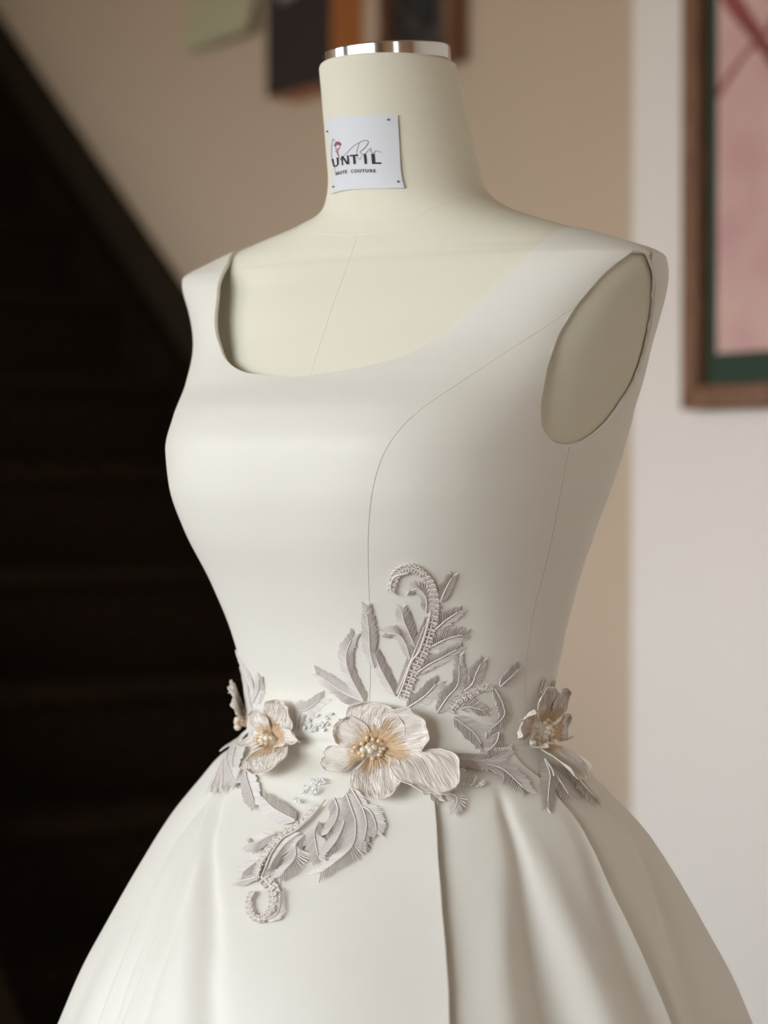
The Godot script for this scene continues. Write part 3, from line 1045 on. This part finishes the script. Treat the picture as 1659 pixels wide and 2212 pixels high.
# a cupped, embroidered petal: root, middle and tip on the gown, width, lift and how far the rim curls back
func petal(parent: Node3D, g: Node3D, d: Array, seed_: int):
	var patch := Patch.new(self, d[2], d[3])
	var pts := PackedVector2Array([patch.flat(d[0], d[1]), patch.flat(d[2], d[3]), patch.flat(d[4], d[5])])
	var width: float = d[6] * 0.001
	var lift: float = d[7] * 0.001
	var curl: float = d[8]
	var nz := FastNoiseLite.new()
	nz.seed = seed_
	nz.frequency = 1.0
	var nu := 84
	var nv := 60
	var P := []
	for j in nv + 1:
		var t := float(j) / nv
		var row := []
		for i in nu + 1:
			var q := lerpf(-1.0, 1.0, float(i) / nu)
			# outline: narrow root, full beyond the middle, round tip
			var w := width * 0.5 * (0.42 + 0.62 * smooth01(0.0, 0.55, t))
			var reach := 1.0 - 0.13 * pow(absf(q), 3.0) + 0.05 * nz.get_noise_2d(q * 1.6, 7.0)
			if t > 0.74: w *= sqrt(maxf(1.0 - pow((t - 0.74) / 0.26, 2.0) * 0.50, 0.0))
			w *= 1.0 + 0.07 * nz.get_noise_2d(t * 1.9, 3.0 + q * 0.6)
			var tt := t * reach
			var c := spline(pts, tt)
			var dir := direction(pts, tt)
			var side := Vector2(-dir.y, dir.x)
			var h := 0.0012 + lift * (0.28 + 0.72 * sin(PI * 0.5 * minf(t * 1.25, 1.0)))
			h += 0.0022 * (q * q) * t * (1.0 + curl)
			h += 0.0016 * nz.get_noise_2d(q * 1.3 + 5.0, t * 1.8)
			# rim rolls up and back
			var roll := smooth01(0.80, 1.0, t) * curl
			var p2 := c + side * q * w - dir * roll * 0.0045
			h += roll * 0.0045 * (1.0 - 0.5 * roll)
			# thread ridges along the petal
			h += 0.00025 * nz.get_noise_2d(q * width * 420.0 + 0.5 * sin(t * 7.0), t * 4.0 + 20.0)
			row.append(patch.put(p2, h))
		P.append(row)
	var s := Shape.new()
	var vr := []
	for j in nv + 1:
		var row := []
		for i in nu + 1:
			var dx: Vector3 = P[j][mini(i + 1, nu)] - P[j][maxi(i - 1, 0)]
			var dy: Vector3 = P[mini(j + 1, nv)][i] - P[maxi(j - 1, 0)][i]
			var n := dx.cross(dy).normalized()
			if n.dot(patch.normal(pts[1])) < -0.3: n = -n
			row.append(s.vert(P[j][i], n))
		vr.append(row)
	for j in nv:
		for i in nu: s.quad(vr[j][i], vr[j][i + 1], vr[j + 1][i + 1], vr[j + 1][i])
	# corded rim
	var rim := PackedVector3Array()
	for j in range(int(nv * 0.3), nv + 1, 3): rim.append(P[j][0])
	for i in range(3, nu - 2, 3): rim.append(P[nv][i])
	for j in range(nv, int(nv * 0.3), -3): rim.append(P[j][nu])
	s.tube(rim, 0.00042, 5)
	add_local_deep("petal", s, M.petal, parent, g)
	# apricot threads fanning out from the heart over the petal
	var gs := Shape.new()
	for k in 140:
		var q := rng.randf_range(-0.92, 0.92)
		thread_on(gs, P, s, vr, q, rng.randf_range(0.0, 0.14), rng.randf_range(0.20, 0.52), 0.00028)
	var go := add_local_deep("apricot_stitching", gs, M.gold, parent, g)
	go.set_meta("kind", "stuff")
	# silvery long stitches over the rest
	var ts := Shape.new()
	for k in 190:
		var t0 := rng.randf_range(0.12, 0.86)
		thread_on(ts, P, s, vr, rng.randf_range(-0.97, 0.97), t0, minf(t0 + rng.randf_range(0.10, 0.24), 0.99), 0.00020)
	var to := add_local_deep("thread_stitching", ts, M.petal_thread, parent, g)
	to.set_meta("kind", "stuff")

func thread_on(s: Shape, P: Array, base: Shape, vr: Array, q: float, t0: float, t1: float, r: float):
	var nv := P.size() - 1
	var nu: int = P[0].size() - 1
	var line := PackedVector3Array()
	var drift := rng.randf_range(-0.04, 0.04)
	for e in 6:
		var t := lerpf(t0, t1, e / 5.0)
		var i := clampi(int((q + drift * e / 5.0 + 1.0) * 0.5 * nu), 0, nu)
		var j := clampi(int(t * nv), 0, nv)
		line.append(P[j][i] + base.n[vr[j][i]] * (r * (0.9 if e > 0 and e < 5 else 0.0)))
	s.tube(line, r, 4, false, 0.3)

func pearl(parent: Node3D, g: Node3D, p: Vector3, r: float, m: Material):
	var b := SphereMesh.new()
	b.radius = r
	b.height = 2 * r
	b.radial_segments = 20
	b.rings = 10
	b.material = m
	var o := add("pearl", b, parent)
	o.position = p - g.position

func flower(g: Node3D, data: Array, label: String, large: int, small: int, spread: float):
	var f := Node3D.new()
	f.name = numbered("flower", g)
	g.add_child(f, true)
	f.set_meta("label", label)
	for k in data[2].size(): petal(f, g, data[2][k], 11 + k + int(data[0] * 100))
	var patch := Patch.new(self, data[0], data[1])
	for k in large:
		var a := TAU * k / large + 0.4
		var r := spread * (0.42 if k > 0 else 0.0)
		pearl(f, g, patch.put(Vector2(cos(a), sin(a)) * r, 0.0085 + rng.randf_range(0, 0.0012)), 0.0026, M.pearl)
	for k in small:
		var a := TAU * k / small + rng.randf_range(-0.12, 0.12)
		var r := spread * rng.randf_range(0.72, 1.05)
		pearl(f, g, patch.put(Vector2(cos(a), sin(a)) * r, 0.0070 + rng.randf_range(0, 0.0022)), 0.0016, M.pearl_gold)

# ---------------------------------------------------------------- the card on the neck
func card_point(a: float, y: float, lift: float) -> Vector3:
	var w := 0.0004 * sin(a * 7.0 + y * 90.0) + 0.0008 * smooth01(1.30, 1.0, a) + 0.0006 * smooth01(1.95, 2.1, a) * sin(y * 260.0)
	return form(a, y, 0.0010 + w + lift)

func card_at(u: float, v: float) -> Vector2:     # u 0..1 from her right to left as read, v 0..1 upwards
	var a := lerpf(lerpf(2.12, 1.04, u), lerpf(2.18, 0.945, u), v)
	var y := lerpf(1.4778, 1.5278, v) + 0.0006 * sin(u * 5.0)
	return Vector2(a, y)

func on_card(u: float, v: float, lift: float) -> Vector3:
	var p := card_at(u, v)
	return card_point(p.x, p.y, lift)

func stroke(s: Shape, pts: Array, half: float):
	var prev := []
	for i in pts.size():
		var d: Vector2 = (pts[mini(i + 1, pts.size() - 1)] - pts[maxi(i - 1, 0)]).normalized()
		var nrm := Vector2(-d.y, d.x) * half
		var row := []
		for sg in [-1.0, 1.0]:
			var p: Vector2 = pts[i] + nrm * sg
			var q := card_at(p.x, p.y)
			row.append(s.vert(on_card(p.x, p.y, 0.00022), normal_at(1, q.x, q.y)))
		if i > 0: s.quad(prev[0], prev[1], row[1], row[0])
		prev = row

func pen_line(s: Shape, ctrl: Array, half: float):
	var pts := PackedVector2Array(ctrl)
	var o := []
	for i in 10 * ctrl.size() + 1: o.append(spline(pts, float(i) / (10 * ctrl.size())))
	stroke(s, o, half)

func lettering(text: String, u0: float, u1: float, v0: float, v1: float, drop: float, bold: bool) -> Shape:
	var font := SystemFont.new()
	font.font_names = PackedStringArray(["Droid Sans"])
	font.font_weight = 700 if bold else 400
	var tm := TextMesh.new()
	tm.text = text
	tm.font = font
	tm.font_size = 64
	tm.pixel_size = 0.01
	tm.depth = 0.0
	tm.curve_step = 1.0
	var arr := tm.get_mesh_arrays() if tm.get_surface_count() == 0 else tm.surface_get_arrays(0)
	var s := Shape.new()
	if arr.size() == 0 or arr[Mesh.ARRAY_VERTEX] == null: return s
	var vs: PackedVector3Array = arr[Mesh.ARRAY_VERTEX]
	var lo := Vector3(1e9, 1e9, 0)
	var hi := Vector3(-1e9, -1e9, 0)
	for p in vs:
		lo = lo.min(p)
		hi = hi.max(p)
	for p in vs:
		var q := Vector2((p.x - lo.x) / (hi.x - lo.x), (p.y - lo.y) / (hi.y - lo.y))
		var u := lerpf(u0, u1, q.x)
		var v := lerpf(v0, v1, q.y) + drop * q.x
		var c := card_at(u, v)
		s.vert(on_card(u, v, 0.00025), normal_at(1, c.x, c.y))
	if arr[Mesh.ARRAY_INDEX] != null and arr[Mesh.ARRAY_INDEX].size():
		for i in range(0, arr[Mesh.ARRAY_INDEX].size(), 3): s.tri(arr[Mesh.ARRAY_INDEX][i], arr[Mesh.ARRAY_INDEX][i + 1], arr[Mesh.ARRAY_INDEX][i + 2])
	else:
		for i in range(0, vs.size() - 2, 3): s.tri(i, i + 1, i + 2)
	return s

func build_card():
	var t := thing("name_card", "small white printed paper card pinned round the neck of the dress form", "card", form(1.55, 1.5))
	var s := Shape.new()
	var rows := []
	for side in 2:
		for j in 21:
			var row := []
			for i in 41:
				var c := card_at(i / 40.0, j / 20.0)
				var n := normal_at(1, c.x, c.y)
				row.append(s.vert(on_card(i / 40.0, j / 20.0, 0.0 if side == 0 else -0.0004), n if side == 0 else -n))
			rows.append(row)
	for side in 2:
		for j in 20:
			for i in 40:
				var b := side * 21 + j
				s.quad(rows[b][i], rows[b][i + 1], rows[b + 1][i + 1], rows[b + 1][i])
	add_local("card", s, M.card, t)
	for q in [["U", 0.05, 0.20, 0.350, 0.470], ["N", 0.256, 0.387, 0.345, 0.470], ["T", 0.407, 0.524, 0.340, 0.470], ["L", 0.680, 0.790, 0.335, 0.475]]:
		add_local("letter", lettering(q[0], q[1], q[2], q[3], q[4], 0.0, true), M.ink, t)
	var bar := Shape.new()
	stroke(bar, [Vector2(0.607, 0.335), Vector2(0.607, 0.40), Vector2(0.605, 0.472)], 0.016)
	add_local("letter", bar, M.ink, t)
	add_local("lettering", lettering("HAUTE", 0.098, 0.341, 0.232, 0.278, -0.006, true), M.ink, t)
	add_local("lettering", lettering("COUTURE", 0.403, 0.718, 0.225, 0.270, -0.004, true), M.ink, t)
	var sig := Shape.new()       # pen flourish
	pen_line(sig, [Vector2(0.17, 0.69), Vector2(0.13, 0.73), Vector2(0.09, 0.66), Vector2(0.06, 0.45), Vector2(0.09, 0.30), Vector2(0.12, 0.27)], 0.004)
	pen_line(sig, [Vector2(0.22, 0.42), Vector2(0.34, 0.49), Vector2(0.48, 0.59), Vector2(0.62, 0.655), Vector2(0.66, 0.63), Vector2(0.61, 0.55), Vector2(0.55, 0.50), Vector2(0.60, 0.47), Vector2(0.68, 0.545), Vector2(0.68, 0.50), Vector2(0.72, 0.49), Vector2(0.74, 0.515), Vector2(0.80, 0.49)], 0.0035)
	pen_line(sig, [Vector2(0.55, 0.62), Vector2(0.52, 0.54), Vector2(0.50, 0.45), Vector2(0.54, 0.40), Vector2(0.57, 0.46)], 0.003)
	add_local("signature", sig, M.pen, t)
	var rose := Shape.new()      # small printed rose
	pen_line(rose, [Vector2(0.15, 0.625), Vector2(0.19, 0.66), Vector2(0.24, 0.65), Vector2(0.27, 0.62)], 0.022)
	pen_line(rose, [Vector2(0.16, 0.60), Vector2(0.20, 0.57), Vector2(0.25, 0.60)], 0.008)
	pen_line(rose, [Vector2(0.16, 0.565), Vector2(0.19, 0.53), Vector2(0.20, 0.50)], 0.010)
	pen_line(rose, [Vector2(0.21, 0.56), Vector2(0.19, 0.51), Vector2(0.22, 0.49)], 0.007)
	pen_line(rose, [Vector2(0.20, 0.49), Vector2(0.23, 0.45), Vector2(0.25, 0.42)], 0.004)
	add_local("rose_print", rose, M.rose, t)
	for q in [[0.90, 0.93], [0.955, 0.09], [0.06, 0.085], [0.025, 0.86]]:
		var b := SphereMesh.new()
		b.radius = 0.0010
		b.height = 0.0014
		b.radial_segments = 12
		b.rings = 6
		b.material = M.pin
		var o := add("pin", b, t)
		o.position = on_card(q[0], q[1], 0.0003) - t.position

# ---------------------------------------------------------------- the room
func build_room():
	structure(slab("wall_rear", -0.35, 4.6, 0, 3.0, -0.12, 0, M.beige), "beige painted wall behind the stairs")
	structure(slab("wall_right", -6.4, 0, 0, 3.0, -0.12, 0.15, M.white), "white painted wall with the pink picture")
	structure(slab("wall_left", 4.4, 4.6, 0, 3.0, 0, 6.3, M.beige), "far end wall of the stairwell")
	structure(slab("floor", -6.6, 4.6, -0.15, 0, -0.12, 6.5, M.floor), "brown boarded floor")
	structure(slab("ceiling", -6.6, 4.6, 3.0, 3.15, -0.12, 6.5, M.ceiling), "white ceiling")
	pierced_wall("wall_front", "window wall opposite the stairs", room_basis(), room(0, 0, 6.3), -4.6, 6.6, WINDOWS)
	pierced_wall("wall_back", "end wall behind the camera with a narrow window", Basis(OUT, Vector3.UP, ALONG), room(-6.5, 0, 0), -0.12, 6.4, BACK_WINDOWS)

const WINDOWS := [[-0.1, 4.5, 1.0, 2.85], [-3.8, -1.4, 1.0, 2.85]]
const BACK_WINDOWS := [[2.75, 3.3, 1.1, 2.5]]

# a wall from x0 to x1 of its own axes with window openings [x0, x1, y0, y1], each with a barred casement
func pierced_wall(called: String, label: String, axes: Basis, at: Vector3, x0: float, x1: float, openings: Array):
	var w := CSGCombiner3D.new()
	w.name = called
	add_child(w, true)
	w.transform = Transform3D(axes, at)
	var body := CSGBox3D.new()
	body.name = "plaster"
	body.size = Vector3(x1 - x0, 3.0, 0.2)
	body.position = Vector3((x0 + x1) / 2, 1.5, 0)
	body.material = M.cream
	w.add_child(body, true)
	structure(w, label)
	for o in openings:
		var hole := CSGBox3D.new()
		hole.name = "opening"
		hole.operation = CSGShape3D.OPERATION_SUBTRACTION
		hole.size = Vector3(o[1] - o[0], o[3] - o[2], 0.6)
		hole.position = Vector3((o[0] + o[1]) / 2, (o[2] + o[3]) / 2, 0)
		hole.material = M.white
		w.add_child(hole, true)
		var f := Node3D.new()
		windows += 1
		f.name = "window_%d" % windows
		f.transform = Transform3D(axes, at + axes.x * (o[0] + o[1]) / 2)
		add_child(f, true)
		structure(f, "casement window with white bars")
		var hw: float = (o[1] - o[0]) / 2
		var my: float = (o[2] + o[3]) / 2
		for b in [[-hw + 0.03, my, 0.06, o[3] - o[2]], [hw - 0.03, my, 0.06, o[3] - o[2]], [0, my, 0.05, o[3] - o[2]], [0, o[2] + 0.03, 2 * hw - 0.12, 0.06], [0, o[3] - 0.03, 2 * hw - 0.12, 0.06]]:
			var bm := BoxMesh.new()
			bm.size = Vector3(b[2], b[3], 0.06)
			bm.material = M.white
			var bo := add("window_bar", bm, f)
			bo.position = Vector3(b[0], b[1], 0)

# a sloping board along the wall, given by its upper edge
func sloped_board(called: String, o0: float, o1: float, m: Material, parent: Node3D, tall: float, s0 := -0.30, drop := 0.0):
	var s1 := 2.95
	var line := func(s): return 1.28 + 0.3865 - drop + 0.7597 * (s - 1.6717)
	var poly := [Vector2(-s0, maxf(line.call(s0) - tall, 0.0)), Vector2(-s0, line.call(s0)), Vector2(-s1, line.call(s1)), Vector2(-s1, line.call(s1) - tall)]
	var o := add(called, plate(poly, 0, o1 - o0, 0.004, m), parent)
	o.position = Vector3(0.5, 0, o0 - 0.5)

func build_stairs():
	var t := thing("staircase", "black-brown wooden staircase climbing along the beige wall behind the gown", "staircase", room(0.5, 0, 0.5))
	t.basis = room_basis()
	sloped_board("stringer", 0.002, 0.032, M.stringer, t, 0.60, 0.004)
	sloped_board("stringer", 1.05, 1.09, M.ebony, t, 0.42)
	sloped_board("inner_string", 0.034, 0.075, M.ebony, t, 0.38, 0.12, 0.11)
	var rise := 0.185
	var going := 0.2435
	for k in 14:
		var s := -0.095 + going * k
		var o0 := 0.16 if s < 0.15 else 0.077
		var y := rise * (k + 1)
		var tread := add("tread", plate([Vector2(-(s - 0.025), y), Vector2(-(s + going), y), Vector2(-(s + going), y - 0.035), Vector2(-(s - 0.025), y - 0.035)], 0, 1.045 - o0, 0.004, M.ebony), t)
		tread.position = Vector3(0.5, 0, o0 - 0.5)
		var riser := add("riser", plate([Vector2(-s, y - 0.034), Vector2(-(s + 0.02), y - 0.034), Vector2(-(s + 0.02), y - rise), Vector2(-s, y - rise)], 0, 1.045 - o0, 0.001, M.ebony), t)
		riser.position = Vector3(0.5, 0, o0 - 0.5)

# a framed picture hanging on a wall: s is its edge nearest the far end, off the wall's distance
func picture(called: String, label: String, s: float, y: float, off: float, w: float, h: float, rail: float, depth: float, mount: float, wood: Material, mount_mat: Material, art: Material) -> Node3D:
	var t := thing(called, label, "picture", room(s, y, off))
	t.transform = Transform3D(room_basis(), room(s, y, off))
	add("backing", plate([Vector2(0.003, 0.003), Vector2(w - 0.003, 0.003), Vector2(w - 0.003, h - 0.003), Vector2(0.003, h - 0.003)], 0.0, depth * 0.35, 0.0, mount_mat), t)
	for q in [[Vector2(0, 0), Vector2(w, 0), Vector2(w - rail, rail), Vector2(rail, rail)], [Vector2(0, h), Vector2(w, h), Vector2(w - rail, h - rail), Vector2(rail, h - rail)], [Vector2(0, 0), Vector2(0, h), Vector2(rail, h - rail), Vector2(rail, rail)], [Vector2(w, 0), Vector2(w, h), Vector2(w - rail, h - rail), Vector2(w - rail, rail)]]:
		add("frame_rail", plate(q, 0.0, depth, 0.003, wood), t)
	var a := rail + mount
	var b := rail + mount * 1.9
	var am := PlaneMesh.new()
	am.size = Vector2(w - 2 * a, h - 2 * b)
	am.orientation = PlaneMesh.FACE_Z
	am.material = art
	var ao := add("print", am, t)
	ao.position = Vector3(w / 2, h / 2, depth * 0.35 + 0.001)
	return t

func pink_print() -> Material:
	var im := Image.create(384, 512, false, Image.FORMAT_RGB8)
	var nz := FastNoiseLite.new()
	nz.seed = 21
	nz.frequency = 0.008
	var strokes := [
		[Vector2(-0.02, 0.20), Vector2(0.04, 0.275), Vector2(0.11, 0.335), Vector2(0.22, 0.42), 0.022],
		[Vector2(0.00, 0.475), Vector2(0.05, 0.44), Vector2(0.11, 0.405), Vector2(0.22, 0.36), 0.008],
		[Vector2(0.22, 0.42), Vector2(0.36, 0.47), Vector2(0.52, 0.40), Vector2(0.70, 0.22), 0.03],
		[Vector2(0.22, 0.36), Vector2(0.40, 0.28), Vector2(0.60, 0.33), Vector2(0.80, 0.52), 0.02],
	]
	for y in 512:
		for x in 384:
			var p := Vector2(x / 384.0, y / 512.0)
			var n := nz.get_noise_2d(x, y)
			var c := Color(0.84, 0.70, 0.65).lerp(Color(0.80, 0.61, 0.60), 0.5 + n * 0.9)
			for k in strokes:
				var g := 1.0
				for i in 3: g = minf(g, segment_gap(p, k[i], k[i + 1]))
				g = sqrt(g) + n * 0.012
				if g < k[4]: c = Color(0.60, 0.28, 0.26).lerp(Color(0.50, 0.25, 0.24), 0.5 + n)
			im.set_pixel(x, y, c)
	var m := mat("pink print", Color.WHITE, 0.7)
	m.albedo_texture = ImageTexture.create_from_image(im)
	return m

func dark_print(seed_: int) -> Material:
	var im := Image.create(192, 256, false, Image.FORMAT_RGB8)
	var nz := FastNoiseLite.new()
	nz.seed = seed_
	nz.frequency = 0.02
	for y in 256:
		for x in 192:
			var n := nz.get_noise_2d(x * 1.6, y * 0.8)
			var c := Color(0.055, 0.045, 0.04)
			if n > 0.22: c = Color(0.30, 0.26, 0.24)
			elif n > 0.1: c = Color(0.14, 0.115, 0.10)
			im.set_pixel(x, y, c)
	var m := mat("dark print", Color.WHITE, 0.7)
	m.albedo_texture = ImageTexture.create_from_image(im)
	return m

func build_pictures():
	picture("framed_picture", "large pink picture with a green mount in a brown frame on the white wall", -0.148, 1.369, 0.152, 0.62, 0.85, 0.033, 0.032, 0.024, M.walnut, M.green, pink_print())
	var a := thing("wooden_panel", "dark brown panel picture with a pale brush mark and orange wood sides", "picture", room(1.225, 2.010, 0.002))
	a.basis = room_basis()
	add("panel", plate([Vector2(0, 0), Vector2(0.242, 0), Vector2(0.242, 0.40), Vector2(0, 0.40)], 0, 0.066, 0.002, M.orange), a)
	add("print", plate([Vector2(0.001, 0.001), Vector2(0.241, 0.001), Vector2(0.241, 0.399), Vector2(0.001, 0.399)], 0.0662, 0.068, 0.0005, M.sepia), a)
	var mark := Shape.new()
	var z := 0.0690
	var line := PackedVector3Array()
	for i in 16: line.append(Vector3(0.06 + 0.12 * i / 15.0, 0.185 + 0.045 * smooth01(0, 15, i) + 0.006 * sin(i * 0.8), z))
	mark.tube(line, 0.016, 8)
	for i in mark.v.size(): mark.v[i].z = z + (mark.v[i].z - z) * 0.12
	obj("brush_mark", mark, M.tape, a)
	picture("framed_picture", "black picture with grey figures in a brown wood frame, behind the chrome cap", 0.864, 2.002, 0.002, 0.2285, 0.42, 0.016, 0.045, 0.0, M.walnut, M.sepia, dark_print(4))
	# loose sheet of paper, its lower edge lifting off the wall
	var s := Shape.new()
	var rows := []
	for j in 13:
		var row := []
		for i in 11:
			var q := i / 10.0
			var v := j / 12.0
			var off := 0.003 + 0.028 * pow(1.0 - v, 3.0) * (0.4 + 0.6 * q)
			row.append(s.vert(room(lerpf(1.665, 1.36, q), 2.17 + 0.36 * v, off), OUT))
		rows.append(row)
	for j in 12:
		for i in 10: s.quad(rows[j][i], rows[j][i + 1], rows[j + 1][i + 1], rows[j + 1][i])
	var p := obj("paper_sheet", s, M.paper)
	p.set_meta("label", "pale yellow paper sheet stuck on the beige wall above the stairs")
	p.set_meta("category", "paper")

# ---------------------------------------------------------------- build
func _ready():
	var cam := Camera3D.new()
	cam.name = "camera"
	cam.position = Vector3(0, 1.28, 1.64)
	cam.rotation_degrees = Vector3(-1.0, 0, 0)
	cam.near = 0.05
	cam.far = 60.0
	var lens := CameraAttributesPhysical.new()
	lens.frustum_focal_length = 53.47
	lens.frustum_focus_distance = 1.53
	lens.exposure_aperture = 2.8
	lens.frustum_near = 0.05
	lens.frustum_far = 60.0
	cam.attributes = lens
	cam.fov = 25.3
	add_child(cam)
	cam.current = true
	var env := Environment.new()
	env.background_mode = Environment.BG_SKY
	var sky := Sky.new()
	var sm := ProceduralSkyMaterial.new()
	sm.sky_top_color = Color(0.86, 0.91, 0.96)
	sm.sky_horizon_color = Color(0.94, 0.955, 0.96)
	sm.ground_horizon_color = Color(0.62, 0.62, 0.58)
	sm.ground_bottom_color = Color(0.45, 0.44, 0.40)
	sm.sky_energy_multiplier = 1.0
	sm.ground_energy_multiplier = 1.0
	sky.sky_material = sm
	env.sky = sky
	env.tonemap_mode = Environment.TONE_MAPPER_LINEAR
	env.tonemap_exposure = 11.2
	env.sdfgi_enabled = true
	env.ssao_enabled = true
	env.ssil_enabled = true
	var we := WorldEnvironment.new()
	we.name = "world"
	we.environment = env
	add_child(we)
	rng.seed = 77
	ripple.seed = 4
	ripple.frequency = 0.1
	ripple.fractal_octaves = 2
	prepare_sections()
	prepare_outlines()
	make_materials()
	M.sepia = mat("dark brown print", Color(0.17, 0.115, 0.095), 0.7)
	build_room()
	build_stairs()
	build_pictures()
	build_form()
	build_card()
	var g := thing("ball_gown", "ivory satin ball gown with scooped neck and embroidered flowers at the waist", "gown", STAND)
	build_bodice(g)
	build_skirt(g)
	for d in LEAVES: leaf(g, d)
	for d in SIDE_LEAVES: leaf(g, d)
	for d in STEMS: looped_stem(g, d)
	for d in CORDS: raised_cord(g, d)
	for d in SEEDS: seeds(g, d)
	flower(g, FLOWERS[0], "largest flower, at the middle of the waist", 5, 14, 0.0112)
	flower(g, FLOWERS[1], "flower on the side of the waist nearer the stairs", 3, 10, 0.0092)
	flower(g, SIDE_FLOWER, "flower round the corner of her right side, seen edge on", 3, 9, 0.009)
	flower(g, FLOWERS[2], "flower on the side of the waist nearer the white wall", 4, 11, 0.0090)
